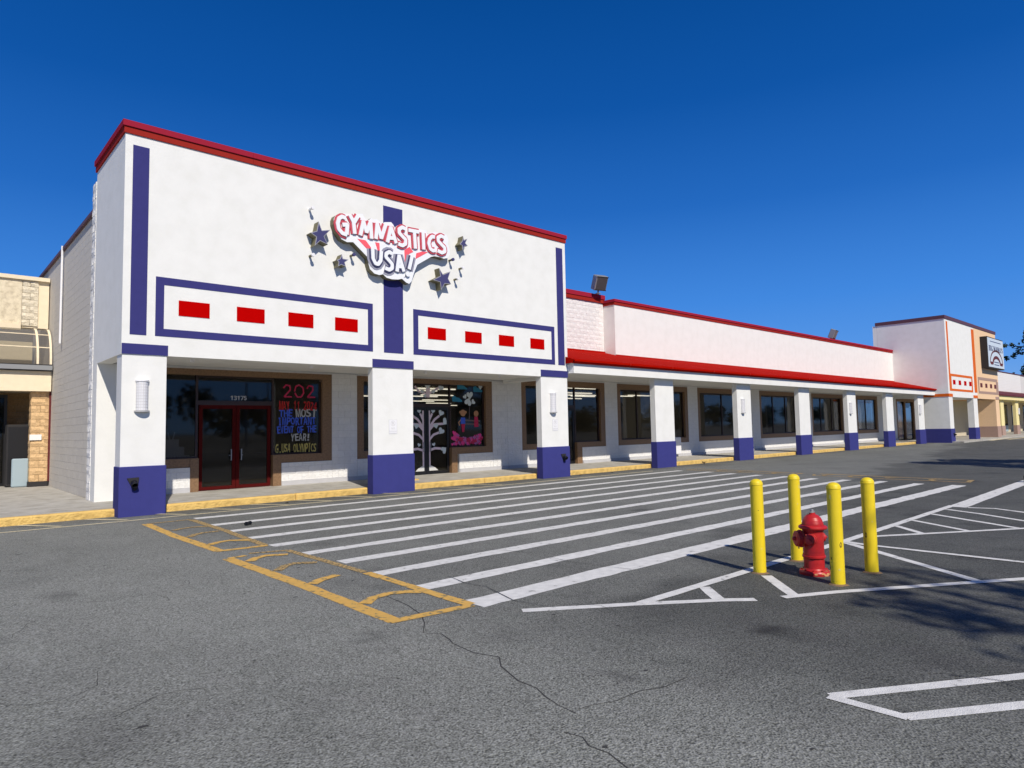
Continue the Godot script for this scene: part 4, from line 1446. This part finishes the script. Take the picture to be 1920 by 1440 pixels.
	put(g, "panel", h.commit(), M.blue_grey)

func hall_sign() -> void:
	var s := thing("wall_sign", "large layered white and red gymnastics sign on the tower front", "sign", Vector3(0, 0, 0.0))
	var out := poly_of([3.74, 7.0, 3.78, 7.1, 3.87, 7.17, 4.03, 7.21, 4.12, 7.22, 4.55, 7.31, 4.60, 7.23, 4.65, 7.18, 4.74, 7.18, 4.81, 7.25, 4.88, 7.22, 4.97, 7.26, 5.04, 7.22, 5.15, 7.17, 5.22, 7.22, 5.42, 7.26, 5.48, 7.21, 5.54, 7.12, 5.59, 7.19, 5.72, 7.26, 5.86, 7.26, 5.94, 7.22])
	out.append_array(poly_of([6.57, 7.25, 6.60, 7.15, 6.72, 7.22, 6.87, 7.27, 6.97, 7.25, 7.13, 7.28, 7.28, 7.24, 7.33, 7.14, 7.31, 7.0, 7.38, 6.84, 7.38, 6.69, 7.30, 6.58, 7.17, 6.54, 7.04, 6.56, 6.84, 6.56, 6.72, 6.52, 6.25, 6.22, 6.15, 6.0, 6.06, 5.73, 5.98, 5.65, 5.89, 5.67, 5.75, 5.76, 5.63, 5.72, 5.43, 5.70]))
	out.append_array(poly_of([5.27, 5.72, 5.16, 5.80, 5.05, 5.76, 4.90, 5.78, 4.77, 5.88, 4.73, 6.0, 4.72, 6.17, 4.28, 6.51, 4.11, 6.48, 3.95, 6.53, 3.82, 6.70, 3.74, 6.88]))
	var st := mb()
	prism(st, out, 0.0, 0.19)
	put(s, "cabinet", st.commit(), M.sign_side)
	var face := mb()
	prism(face, out, 0.191, 0.205)
	put(s, "face", face.commit(), M.sign_white)
	for r in [[4.40, 6.62, 4.64, 6.62, 4.80, 6.45, 4.76, 6.33], [4.92, 6.62, 5.05, 6.62, 5.06, 6.40, 5.0, 6.40], [5.83, 6.57, 6.0, 6.68, 6.12, 6.56, 5.98, 6.48, 5.84, 6.21], [6.22, 6.54, 6.41, 6.62, 6.62, 6.64, 6.19, 6.37]]:
		var ray := mb()
		prism(ray, poly_of(r), 0.204, 0.211)
		put(s, "red_ray", ray.commit(), M.sign_ray)
	var letters := {
		"G": [[4.03, 7.08, 3.94, 7.1, 3.86, 7.04, 3.82, 6.9, 3.85, 6.76, 3.95, 6.67, 4.08, 6.65], [3.95, 6.89, 4.09, 6.92, 4.07, 6.66]],
		"Y": [[4.16, 7.19, 4.26, 7.03, 4.27, 6.98, 4.3, 6.72], [4.27, 7.0, 4.40, 7.22]],
		"M": [[4.46, 6.71, 4.55, 7.10, 4.64, 6.82, 4.76, 7.12, 4.79, 6.68]],
		"N": [[4.92, 6.70, 4.96, 7.12, 5.08, 6.74, 5.22, 7.14]],
		"A": [[5.27, 6.67, 5.38, 7.11, 5.54, 6.69], [5.33, 6.80, 5.49, 6.82]],
		"S": [[5.84, 7.14, 5.74, 7.17, 5.64, 7.10, 5.64, 6.99, 5.75, 6.91, 5.84, 6.85, 5.84, 6.73, 5.74, 6.66, 5.61, 6.69]],
		"T": [[5.94, 7.13, 6.29, 7.14], [6.13, 7.12, 6.16, 6.65]],
		"I": [[6.42, 7.15, 6.44, 6.67]],
		"C": [[6.82, 7.09, 6.73, 7.1, 6.64, 7.0, 6.61, 6.87, 6.66, 6.73, 6.75, 6.69, 6.84, 6.72]],
		"final_S": [[7.15, 7.14, 7.04, 7.17, 6.93, 7.10, 6.94, 7.0, 7.05, 6.92, 7.16, 6.85, 7.17, 6.74, 7.06, 6.68, 6.92, 6.72]],
	}
	var usa := {
		"U": [[4.82, 6.42, 4.83, 6.16, 4.9, 6.04, 4.98, 6.03, 5.06, 6.14, 5.08, 6.40]],
		"S": [[5.41, 6.38, 5.33, 6.42, 5.23, 6.36, 5.22, 6.26, 5.32, 6.18, 5.41, 6.10, 5.41, 5.99, 5.32, 5.93, 5.20, 5.96]],
		"A": [[5.56, 5.92, 5.63, 6.38, 5.78, 5.95], [5.60, 6.07, 5.73, 6.08]],
		"mark": [[6.05, 6.42, 5.95, 6.04], [5.905, 5.90, 5.91, 5.895]],
	}
	var i := 0
	var pink := mb()
	var halo := mb()
	var grey := mb()
	for k in letters:
		for n in letters[k]:
			stroke(pink, n, 0.096, 0.205, 0.232 + i * 0.0006)
			i += 1
	for k in usa:
		for n in usa[k]:
			stroke(grey, n, 0.15, 0.205, 0.214 + i * 0.0003)
			stroke(halo, n, 0.088, 0.205, 0.232 + i * 0.0006)
			i += 1
	put(s, "red_backing", pink.commit(), M.sign_pink)
	put(s, "grey_backing", grey.commit(), M.sign_grey)
	put(s, "navy_backing", halo.commit(), M.sign_navy)
	for d in [letters, usa]:
		for k in d:
			var l := mb()
			var j := 0
			for n in d[k]:
				stroke(l, n, 0.05, 0.232, 0.262 + j * 0.001, k != "mark" and k != "I" and k != "T")
				j += 1
			if k == "mark":
				prism(l, disc2(5.907, 5.90, 0.07, 0.07), 0.232, 0.264)
			put(s, "letter", l.commit(), M.sign_white)
	# stars on the wall around it
	var stars := [
		[[3.31, 6.85, 3.40, 6.64, 3.63, 6.70, 3.46, 6.50, 3.56, 6.31, 3.35, 6.37, 3.21, 6.22, 3.25, 6.45, 3.10, 6.53, 3.26, 6.60], "large navy star left of the sign, above the smaller star", 0.0],
		[[3.94, 6.13, 3.97, 6.02, 4.13, 6.02, 4.02, 5.93, 4.05, 5.83, 3.92, 5.86, 3.84, 5.80, 3.85, 5.92, 3.80, 5.96, 3.89, 6.01], "small navy star at the lower left under the sign", 0.0],
		[[7.85, 7.32, 7.88, 7.20, 8.01, 7.27, 7.93, 7.12, 8.02, 7.05, 7.90, 7.02, 7.82, 6.90, 7.81, 7.03, 7.72, 7.05, 7.82, 7.17], "small navy star at the upper right of the sign", 0.0],
		[[6.97, 6.23, 7.10, 6.06, 7.37, 6.19, 7.28, 5.97, 7.39, 5.82, 7.16, 5.81, 7.03, 5.61, 7.0, 5.83, 6.75, 5.86, 7.01, 6.01], "large navy star at the lower right of the sign", 0.0],
	]
	for e in stars:
		var o := thing("star_ornament", e[1], "star", Vector3.ZERO, 0.0, "navy stars round the gymnastics sign")
		var p := poly_of(e[0])
		var a := mb()
		prism(a, p, 0.0, 0.235)
		put(o, "star_body", a.commit(), M.star_trim if false else M.sign_side)
		var c := mb()
		prism(c, p, 0.236, 0.243)
		put(o, "star_trim", c.commit(), M.star_trim)
		var ins := Geometry2D.offset_polygon(p, -0.018)
		var f := mb()
		for q in ins:
			prism(f, q, 0.242, 0.249)
		put(o, "star_face", f.commit(), M.star_face)
	var pegs := [
		[3.18, 7.18, "white peg light high above the large left star", 0],
		[3.19, 6.0, "peg light under the large left star", 1],
		[4.31, 6.19, "navy peg light close to the lower left edge of the sign", 2],
		[7.50, 6.57, "navy peg light beside the right tip of the sign", 2],
		[7.87, 6.38, "peg light furthest right of the sign", 1],
		[7.68, 6.03, "lowest peg light right of the large right star", 1],
	]
	for e in pegs:
		var o := thing("peg_light", e[2], "light", Vector3(e[0], e[1], 0.0), 0.0, "small peg lights round the sign")
		var a := mb()
		lathe(a, [Vector2(0.03, 0.0), Vector2(0.03, 0.2)], 12, Transform3D(Basis(Vector3.RIGHT, PI / 2), Vector3.ZERO))
		put(o, "stem", a.commit(), M.plate if e[3] == 0 else M.sign_side)
		var c := mb()
		lathe(c, [Vector2(0.045, 0.17), Vector2(0.045, 0.22), Vector2(0.0, 0.222)], 14, Transform3D(Basis(Vector3.RIGHT, PI / 2), Vector3.ZERO))
		put(o, "head", c.commit(), M.star_face if e[3] == 2 else M.plate)

func sconce(label: String, at: Vector3, first: Node3D) -> Node3D:
	if first:
		return copy(first, at, label)
	var o := thing("wall_lamp", label, "lamp", at, 0.0, "wall lamps on the pillars")
	var st := mb()
	# ribs of the half round glass shade
	for i in 8:
		for j in 10:
			var a0 := PI * i / 8.0
			var a1 := PI * (i + 1) / 8.0
			var y0 := -0.3 + j * 0.06
			var g := 0.006
			var rr := 0.115
			var p := []
			for e in [[a0 + 0.04, y0 + g], [a1 - 0.04, y0 + g], [a1 - 0.04, y0 + 0.06 - g], [a0 + 0.04, y0 + 0.06 - g]]:
				p.append(Vector3(cos(e[0]) * rr, e[1], sin(e[0]) * rr))
			var am := (a0 + a1) * 0.5
			quad(st, p[0], p[1], p[2], p[3], Vector3(cos(am), 0, sin(am)))
	put(o, "shade_lens", st.commit(), M.lamp_glass)
	var c := mb()
	for i in 16:
		var a0 := PI * i / 16.0
		var a1 := PI * (i + 1) / 16.0
		var rr := 0.11
		quad(c, Vector3(cos(a0) * rr, -0.3, sin(a0) * rr), Vector3(cos(a1) * rr, -0.3, sin(a1) * rr), Vector3(cos(a1) * rr, 0.3, sin(a1) * rr), Vector3(cos(a0) * rr, 0.3, sin(a0) * rr), Vector3(cos(a0), 0, sin(a0)))
	put(o, "shade_body", c.commit(), M.plate_line)
	for y in [-0.33, 0.3]:
		var q := mb()
		var pp := PackedVector2Array()
		for i in 13:
			pp.append(Vector2(cos(PI * i / 12.0), sin(PI * i / 12.0)) * (0.13 if y > 0 else 0.145))
		for i in 12:
			tri(q, Vector3(0, y + 0.03, 0), Vector3(pp[i].x, y + 0.03, pp[i].y), Vector3(pp[i + 1].x, y + 0.03, pp[i + 1].y), Vector3.UP)
			tri(q, Vector3(0, y, 0), Vector3(pp[i].x, y, pp[i].y), Vector3(pp[i + 1].x, y, pp[i + 1].y), Vector3.DOWN)
			quad(q, Vector3(pp[i].x, y, pp[i].y), Vector3(pp[i + 1].x, y, pp[i + 1].y), Vector3(pp[i + 1].x, y + 0.03, pp[i + 1].y), Vector3(pp[i].x, y + 0.03, pp[i].y), Vector3(pp[i].x, 0, pp[i].y).normalized())
		put(o, "rim", q.commit(), M.plate if y > 0 else M.lamp_base)
	return o

func fittings() -> void:
	var first := sconce("white half round wall lamp on the first pillar, far left", Vector3(-0.48, 2.46, -0.015), null)
	sconce("white wall lamp above the small notice on the third pillar", Vector3(11.72, 2.46, -0.015), first)
	sconce("wall lamp on the second canopy pillar", Vector3(24.13, 2.46, -0.015), first)
	sconce("wall lamp on the fourth canopy pillar", Vector3(36.52, 2.44, -0.015), first)
	sconce("wall lamp on the last canopy pillar before the corner tower", Vector3(48.9, 2.44, -0.015), first)
	sconce("grey wall lamp on the far yellow shop's second pillar", Vector3(79.7, 2.4, -0.015), first)
	# black overflow spouts in the pillar bases
	for e in [[-0.63, 0.68, 0.02, "black spout on the blue base of the far left pillar"], [12.13, 0.66, 0.02, "black spout on the blue base of the third pillar"], [52.1, 0.6, 1.17, "black spout on the blue base of the corner tower"]]:
		var o := thing("wall_spout", e[3], "spout", Vector3(e[0], e[1], e[2]), 0.0, "black spouts on pillar bases")
		var a := mb()
		prism(a, poly_of([-0.11, 0.1, 0.11, 0.11, 0.08, -0.14, 0.02, -0.16, -0.05, -0.02]), 0.001, 0.03)
		put(o, "back_plate", a.commit(), M.rubber)
		var c := mb()
		lathe(c, [Vector2(0.035, 0.0), Vector2(0.06, 0.02), Vector2(0.065, 0.13), Vector2(0.05, 0.14), Vector2(0.045, 0.03), Vector2(0.0, 0.03)], 16, Transform3D(Basis(Vector3.RIGHT, PI / 2 + 0.5), Vector3(0.01, 0.02, 0.03)))
		put(o, "pipe", c.commit(), M.black_metal)
	# notices
	for e in [[5.57, 1.75, "faded white no parking notice on the second pillar"], [11.82, 1.73, "faded white no parking notice under the third pillar's lamp"]]:
		var o := thing("parking_notice", e[2], "sign", Vector3(e[0], e[1], -0.019), 0.0, "no parking notices on pillars")
		var a := mb()
		prism(a, poly_of([-0.13, -0.19, 0.13, -0.19, 0.13, 0.19, -0.13, 0.19]), 0.0, 0.006)
		put(o, "plate", a.commit(), M.plate_line)
		var i := mb()
		prism(i, poly_of([-0.115, -0.175, 0.115, -0.175, 0.115, 0.175, -0.115, 0.175]), 0.005, 0.008)
		put(o, "face", i.commit(), M.plate)
		var r := mb()
		for k in 20:
			var a0 := TAU * k / 20.0
			var a1 := TAU * (k + 1) / 20.0
			quad(r, Vector3(cos(a0) * 0.06, 0.09 + sin(a0) * 0.06, 0.01), Vector3(cos(a1) * 0.06, 0.09 + sin(a1) * 0.06, 0.01), Vector3(cos(a1) * 0.074, 0.09 + sin(a1) * 0.074, 0.01), Vector3(cos(a0) * 0.074, 0.09 + sin(a0) * 0.074, 0.01), Vector3.BACK)
		stroke(r, [-0.045, 0.135, 0.045, 0.045], 0.007, 0.008, 0.0115, false)
		put(o, "symbol", r.commit(), M.plate_line)
		put(o, "lettering", label_mesh("P", 0.085, 0.002), M.plate_line, Vector3(0, 0.09, 0.0095))
		put(o, "lettering", label_mesh("NO", 0.055, 0.002), M.plate_line, Vector3(0, -0.045, 0.0095))
		put(o, "lettering", label_mesh("PARKING", 0.04, 0.002), M.plate_line, Vector3(0, -0.125, 0.0095))
	# roof floodlights
	for e in [[17.45, 7.30, -2.75, -0.28, "grey floodlight on the red trim beside the tower"], [41.2, 7.07, -2.75, 0.1, "far grey floodlight on the long red parapet trim"]]:
		var o := thing("floodlight", e[4], "floodlight", Vector3(e[0], e[1], e[2]), e[3], "floodlights on the roof edge")
		var a := mb()
		lathe(a, [Vector2(0.035, -0.05), Vector2(0.035, 0.16)], 10)
		bx(a, -0.09, 0.09, -0.02, 0.0, -0.09, 0.09)
		bx(a, -0.2, 0.2, 0.12, 0.16, -0.03, 0.03)
		put(o, "bracket", a.commit(), M.grey_metal)
		var head := mb()
		cbx(head, -0.29, 0.29, 0.0, 0.62, -0.17, 0.17, 0.03)
		var h := put(o, "housing", head.commit(), M.grey_metal, Vector3(0, 0.14, 0))
		h.rotation.x = 0.42
		var ln := mb()
		bx(ln, -0.25, 0.25, 0.05, 0.57, 0.165, 0.178)
		put(h, "lens", ln.commit(), M.lens)
		var fr := mb()
		for q in [[-0.28, 0.28, 0.01, 0.05], [-0.28, 0.28, 0.57, 0.61]]:
			bx(fr, q[0], q[1], q[2], q[3], 0.168, 0.185)
		put(h, "lens_frame", fr.commit(), M.rubber)
	# white cabinet on the wall behind the first canopy pillar
	var u := thing("utility_cabinet", "plain white utility cabinet on the wall behind the first canopy pillar", "cabinet", Vector3(22.95, 0.27, -3.05))
	var ub := mb()
	cbx(ub, -0.4, 0.42, 0.0, 0.8, -0.02, 0.22, 0.012)
	put(u, "body", ub.commit(), M.plate)
	box(u, "door", M.plate, -0.36, 0.38, 0.04, 0.76, 0.22, 0.228)

func lot_objects() -> void:
	# bollards
	var o := thing("bollard", "yellow bollard left of the red hydrant", "bollard", Vector3(2.989, 0, 11.621), 0.0, "yellow bollards round the hydrant")
	var st := mb()
	var prof := [Vector2(0.068, -0.02), Vector2(0.068, 0.965), Vector2(0.071, 0.967), Vector2(0.071, 0.978)]
	for i in 7:
		var th := PI * 0.5 * i / 6.0
		prof.append(Vector2(0.069 * cos(th), 0.982 + 0.052 * sin(th)))
	lathe(st, prof, 28)
	put(o, "post", st.commit(), M.bollard)
	var col := mb()
	lathe(col, [Vector2(0.092, 0.0), Vector2(0.084, 0.008), Vector2(0.069, 0.014)], 20, Transform3D.IDENTITY, 0.14, 5, 0.0, 0.009)
	put(o, "grout_ring", col.commit(), M.tan_mortar)
	var sr := RandomNumberGenerator.new()
	sr.seed = 6
	for k in 9:
		var sc := mb()
		var th := sr.randf_range(0.0, TAU)
		var y := sr.randf_range(0.06, 0.9)
		var s := sr.randf_range(0.006, 0.017)
		var tall := sr.randf_range(0.7, 2.2)
		var pts := []
		for q in 8:
			var an := TAU * q / 8.0
			var tt := th + cos(an) * s / 0.068 * sr.randf_range(0.5, 1.1)
			pts.append(Vector3(cos(tt) * 0.0687, y + sin(an) * s * tall * sr.randf_range(0.6, 1.1), sin(tt) * 0.0687))
		for q in range(1, 7):
			tri(sc, pts[0], pts[q], pts[q + 1], Vector3(cos(th), 0, sin(th)))
		put(o, "scuff", sc.commit(), M.scuff if k % 2 else M.scuff_pale)
	copy(o, Vector3(3.907, 0, 11.62), "yellow bollard behind the hydrant, against the white stripes").rotation.y = 4.0
	copy(o, Vector3(3.012, 0, 12.45), "nearest yellow bollard, in front of the hydrant on its right").rotation.y = 2.4
	copy(o, Vector3(3.825, 0, 12.485), "rightmost yellow bollard beyond the hydrant").rotation.y = 1.1
	# hydrant
	var h := thing("fire_hydrant", "red fire hydrant with chipped base between four yellow bollards", "hydrant", Vector3(3.336, 0, 12.075), 0.0)
	var b := mb()
	lathe(b, [Vector2(0.155, 0.0), Vector2(0.158, 0.03), Vector2(0.15, 0.045), Vector2(0.115, 0.052), Vector2(0.107, 0.07)], 32)
	put(h, "base_flange", b.commit(), M.hydrant)
	var lower := mb()
	lathe(lower, [Vector2(0.103, 0.05), Vector2(0.103, 0.07), Vector2(0.101, 0.17), Vector2(0.104, 0.178), Vector2(0.118, 0.182), Vector2(0.12, 0.2), Vector2(0.112, 0.206), Vector2(0.112, 0.22)], 48, Transform3D.IDENTITY, 0.035, 12, 0.06, 0.172)
	put(h, "lower_barrel", lower.commit(), M.hydrant)
	var up := mb()
	lathe(up, [Vector2(0.107, 0.206), Vector2(0.105, 0.27), Vector2(0.105, 0.45), Vector2(0.112, 0.475), Vector2(0.115, 0.49)], 36)
	put(h, "barrel", up.commit(), M.hydrant)
	var fl := mb()
	lathe(fl, [Vector2(0.105, 0.486), Vector2(0.14, 0.49), Vector2(0.147, 0.5), Vector2(0.147, 0.512), Vector2(0.14, 0.52), Vector2(0.118, 0.532)], 36)
	put(h, "top_flange", fl.commit(), M.hydrant)
	var bon := mb()
	lathe(bon, [Vector2(0.112, 0.525), Vector2(0.11, 0.55), Vector2(0.1, 0.585), Vector2(0.083, 0.615), Vector2(0.058, 0.638), Vector2(0.035, 0.648), Vector2(0.032, 0.65), Vector2(0.032, 0.662), Vector2(0.0, 0.664)], 48, Transform3D.IDENTITY, 0.03, 8, 0.54, 0.632)
	put(h, "bonnet", bon.commit(), M.hydrant)
	var nut := mb()
	lathe(nut, [Vector2(0.022, 0.66), Vector2(0.017, 0.70), Vector2(0.0, 0.701)], 5)
	bx(nut, -0.05, 0.05, 0.664, 0.676, -0.008, 0.008)
	put(h, "operating_nut", nut.commit(), M.grey_metal)
	var nz := [[Vector3(-0.72, 0, -0.62), 0.085, 0.2, 0.385], [Vector3(-0.97, 0, 0.2), 0.056, 0.18, 0.385], [Vector3(0.85, 0, 0.5), 0.05, 0.135, 0.39]]
	for e in nz:
		var y: Vector3 = e[0].normalized()
		var x := y.cross(Vector3.UP).normalized()
		var t := Transform3D(Basis(x, y, x.cross(y)), Vector3(0, e[3], 0))
		var q := mb()
		var r: float = e[1]
		var L: float = e[2]
		lathe(q, [Vector2(r * 0.9, 0.06), Vector2(r * 0.9, L - 0.07), Vector2(r * 1.12, L - 0.065), Vector2(r * 1.12, L - 0.05), Vector2(r, L - 0.048), Vector2(r, L - 0.012), Vector2(r * 0.75, L), Vector2(r * 0.3, L + 0.002)], 24, t)
		var n := put(h, "nozzle", q.commit(), M.hydrant)
		var cn := mb()
		lathe(cn, [Vector2(0.022, L), Vector2(0.018, L + 0.028), Vector2(0.0, L + 0.029)], 5, t)
		put(n, "cap_nut", cn.commit(), M.hydrant)
		var wear := mb()
		lathe(wear, [Vector2(r * 1.125, L - 0.064), Vector2(r * 1.127, L - 0.056)], 24, t)
		put(n, "worn_rim", wear.commit(), M.worn_red)
	for i in 9:
		var bo := mb()
		var th := TAU * i / 9.0
		lathe(bo, [Vector2(0.012, 0.04), Vector2(0.012, 0.06), Vector2(0.0, 0.061)], 6, Transform3D(Basis.IDENTITY, Vector3(cos(th) * 0.13, 0, sin(th) * 0.13)))
		put(h, "bolt", bo.commit(), M.hydrant)
	# bare patches where the paint has flaked off the base
	var ch := mb()
	var r := RandomNumberGenerator.new()
	r.seed = 4
	for i in 26:
		var th := r.randf_range(1.0, 2.1) if i < 20 else r.randf_range(0.5, 3.2)
		var y := r.randf_range(0.004, 0.034)
		var rr := 0.1592
		var s := r.randf_range(0.006, 0.02)
		var pts := []
		for k in 7:
			var an := TAU * k / 7.0
			var tt := th + cos(an) * s / 0.15 * r.randf_range(0.6, 1.3)
			pts.append(Vector3(cos(tt) * rr, clampf(y + sin(an) * s * 0.55, 0.002, 0.04), sin(tt) * rr))
		for k in range(1, 6):
			tri(ch, pts[0], pts[k], pts[k + 1], Vector3(cos(th), 0, sin(th)))
	for i in 12:
		var th := r.randf_range(0.9, 2.0)
		var s := r.randf_range(0.006, 0.02)
		var rr := r.randf_range(0.118, 0.15)
		var c := Vector3(cos(th) * rr, 0.0525 - maxf(0.0, (rr - 0.115) * 0.21), sin(th) * rr)
		var pts := []
		for k in 7:
			var an := TAU * k / 7.0
			pts.append(c + Vector3(cos(an), 0.0, sin(an)) * s * r.randf_range(0.5, 1.2))
		for k in range(1, 6):
			tri(ch, pts[0], pts[k], pts[k + 1], Vector3.UP)
	put(h, "flaked_patch", ch.commit(), M.chip)
	# cone behind the second pillar
	var c := thing("traffic_cone", "orange traffic cone half hidden by the second pillar", "cone", Vector3(7.16, 0.148, -1.62))
	var cm := mb()
	lathe(cm, [Vector2(0.15, 0.035), Vector2(0.135, 0.05), Vector2(0.035, 0.7), Vector2(0.0, 0.7)], 20)
	put(c, "cone_body", cm.commit(), M.cone)
	box(c, "cone_foot", M.curb_yellow, -0.19, 0.19, 0.0, 0.035, -0.19, 0.19)
	# concrete wheel stop at the right edge, shade and sun painted into its colours
	var w := thing("wheel_stop", "wheel stop at the right edge with painted shade on its sides and a painted sunlit top", "wheel stop", Vector3(17.3, 0, 11.42), 0.12)
	var ws := mb()
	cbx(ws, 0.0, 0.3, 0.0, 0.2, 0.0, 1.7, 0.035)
	put(w, "block", ws.commit(), M.rubber)  # dark colour stands in for the shaded sides of the concrete
	box(w, "lit_top", M.concrete, 0.04, 0.26, 0.199, 0.206, 0.04, 1.66)  # pale sheet stands in for sun on the top
	# litter
	var l := thing("crumpled_leaf", "crumpled brown leaf litter in the gutter by the second canopy pillar", "litter", Vector3(22.0, 0, 0.05))
	l.position = Vector3(20.3, 0, 0.25)
	var lm := mb()
	for k in 14:
		var p := Vector3(rng.randf_range(-0.16, 0.2), rng.randf_range(0.02, 0.13), rng.randf_range(-0.12, 0.12))
		var a := Vector3(rng.randfn(), rng.randfn() * 0.5, rng.randfn()).normalized() * 0.1
		var bb := Vector3(rng.randfn(), rng.randfn() * 0.5, rng.randfn()).normalized() * 0.08
		tri(lm, p, p + a, p + bb, a.cross(bb).normalized())
	put(l, "leaf_pile", lm.commit(), M.bark)
	var lr := RandomNumberGenerator.new()
	lr.seed = 40
	var lp := [[8.9, 0.12, "lone brown leaf in the gutter before the third pillar"], [12.9, 0.1, "brown leaf in the gutter just past the third pillar"], [14.4, 0.22, "brown leaf under the kerb before the first canopy pillar"], [2.5, 0.3, "brown leaf under the kerb before the double doors"]]
	for e in lp:
		var lf := thing("dry_leaf", e[2], "leaf", Vector3(e[0], 0.012, e[1]), lr.randf_range(0, TAU), "dry leaves in the gutter")
		var q := mb()
		var a := Vector3(0.08, 0.02, 0)
		quad(q, Vector3(-0.08, 0.0, 0), Vector3(0.0, 0.025, 0.035), a, Vector3(0.0, 0.008, 0.0), Vector3(0, 0.9, 0.3).normalized())
		quad(q, Vector3(-0.08, 0.0, 0), Vector3(0.0, 0.008, 0.0), a, Vector3(0.0, 0.03, -0.035), Vector3(0, 0.9, -0.3).normalized())
		put(lf, "blade", q.commit(), M.bark)
	var k2 := thing("black_can", "small crushed black can on the second white stripe gap", "litter", Vector3(0.52, 0.005, 3.2), 0.6)
	var km := mb()
	lathe(km, [Vector2(0.0, -0.075), Vector2(0.03, -0.075), Vector2(0.034, -0.06), Vector2(0.026, 0.0), Vector2(0.034, 0.06), Vector2(0.03, 0.075), Vector2(0.0, 0.075)], 14, Transform3D(Basis(Vector3.BACK, PI / 2), Vector3(0, 0.034, 0)))
	put(k2, "can_body", km.commit(), M.black_metal)

func vegetation() -> void:
	var oak := tree("oak_tree", "tall dark tree above the yellow shop at the right edge", Vector3(111.0, 0, -0.5), 17.0, 4.6, 7000, 0.26, 101, "")
	var twigs := mb()
	for e in [[Vector3(-0.6, 11.6, -4.0), Vector3(-1.6, 11.95, -6.1)], [Vector3(-0.8, 11.0, -3.6), Vector3(-1.6, 10.1, -5.9)]]:
		limb(twigs, e[0], e[1], 0.07, 0.02)
	put(oak, "branch", twigs.commit(), M.bark)
	put(oak, "sprays", tree_crown([[Vector3(-1.5, 11.95, -6.0), 0.32], [Vector3(-1.3, 11.9, -5.2), 0.4], [Vector3(-1.6, 10.1, -5.9), 0.35], [Vector3(-1.3, 10.4, -5.1), 0.4], [Vector3(-1.0, 11.5, -4.6), 0.7], [Vector3(-1.0, 10.9, -4.4), 0.6]], 0.2, 260, 103, Color(0.022, 0.038, 0.014), Color(0.07, 0.1, 0.035)), M.leaf)
	var spots := [[130.0, -23.5, 10.9, "low dark tree behind the box sign's lower corner"], [133.0, -17.0, 11.0, "rounded dark tree behind the white parapet's middle"], [134.0, -11.8, 11.4, "dark bushy tree behind the white parapet's right end"], [135.0, -6.5, 12.2, "dark tree below the tall tree at the right edge"]]
	for i in spots.size():
		var s: Array = spots[i]
		tree("broad_tree", s[3], Vector3(s[0], 0, s[1]), s[2], 4.2, 5000, 0.32, 110 + i, "trees behind the far shops")
	# trees just outside the view whose shade falls on the lot
	tree("lot_tree", "small lot tree out of view right, shading the near asphalt", Vector3(-0.4, 0, 25.0), 11.6, 1.8, 520, 0.11, 130, "")
	tree("lot_tree", "lot tree out of view right, shading the far drive", Vector3(24.5, 0, 15.6), 9.0, 3.4, 5000, 0.18, 131, "")
	for e in [[26.4, 60.0, "street lamp across the lot behind the viewer, nearer to the hall"], [31.5, 66.0, "street lamp across the lot behind the viewer, farther along"]]:
		var o := thing("street_lamp", e[2], "street lamp", Vector3(e[0], 0, e[1]), 0.0, "street lamps across the lot")
		var st := mb()
		lathe(st, [Vector2(0.16, 0.0), Vector2(0.09, 9.2)], 12)
		put(o, "pole", st.commit(), M.grey_metal)
		var arm := mb()
		limb(arm, Vector3(0, 9.0, 0), Vector3(-1.6, 9.5, 0), 0.05, 0.04)
		put(o, "arm", arm.commit(), M.grey_metal)
		box(o, "lamp_head", M.grey_metal, -2.2, -1.5, 9.42, 9.56, -0.16, 0.16)
	# wood across the road, mirrored in the shop glass
	var wood := MeshInstance3D.new()
	wood.name = "roadside_wood"
	wood.set_meta("kind", "stuff")
	wood.set_meta("label", "distant wood across the road behind the viewer")
	wood.set_meta("category", "wood")
	var cs := []
	var q := RandomNumberGenerator.new()
	q.seed = 9
	for i in 90:
		cs.append([Vector3(-30.0 + i * 4.2, q.randf_range(2.5, 8.0), 120.0 + q.randf_range(-6, 10)), q.randf_range(3.0, 5.0)])
	wood.mesh = tree_crown(cs, 0.9, 16000, 12, Color(0.022, 0.038, 0.014), Color(0.07, 0.1, 0.035))
	wood.material_override = M.leaf
	add_child(wood)
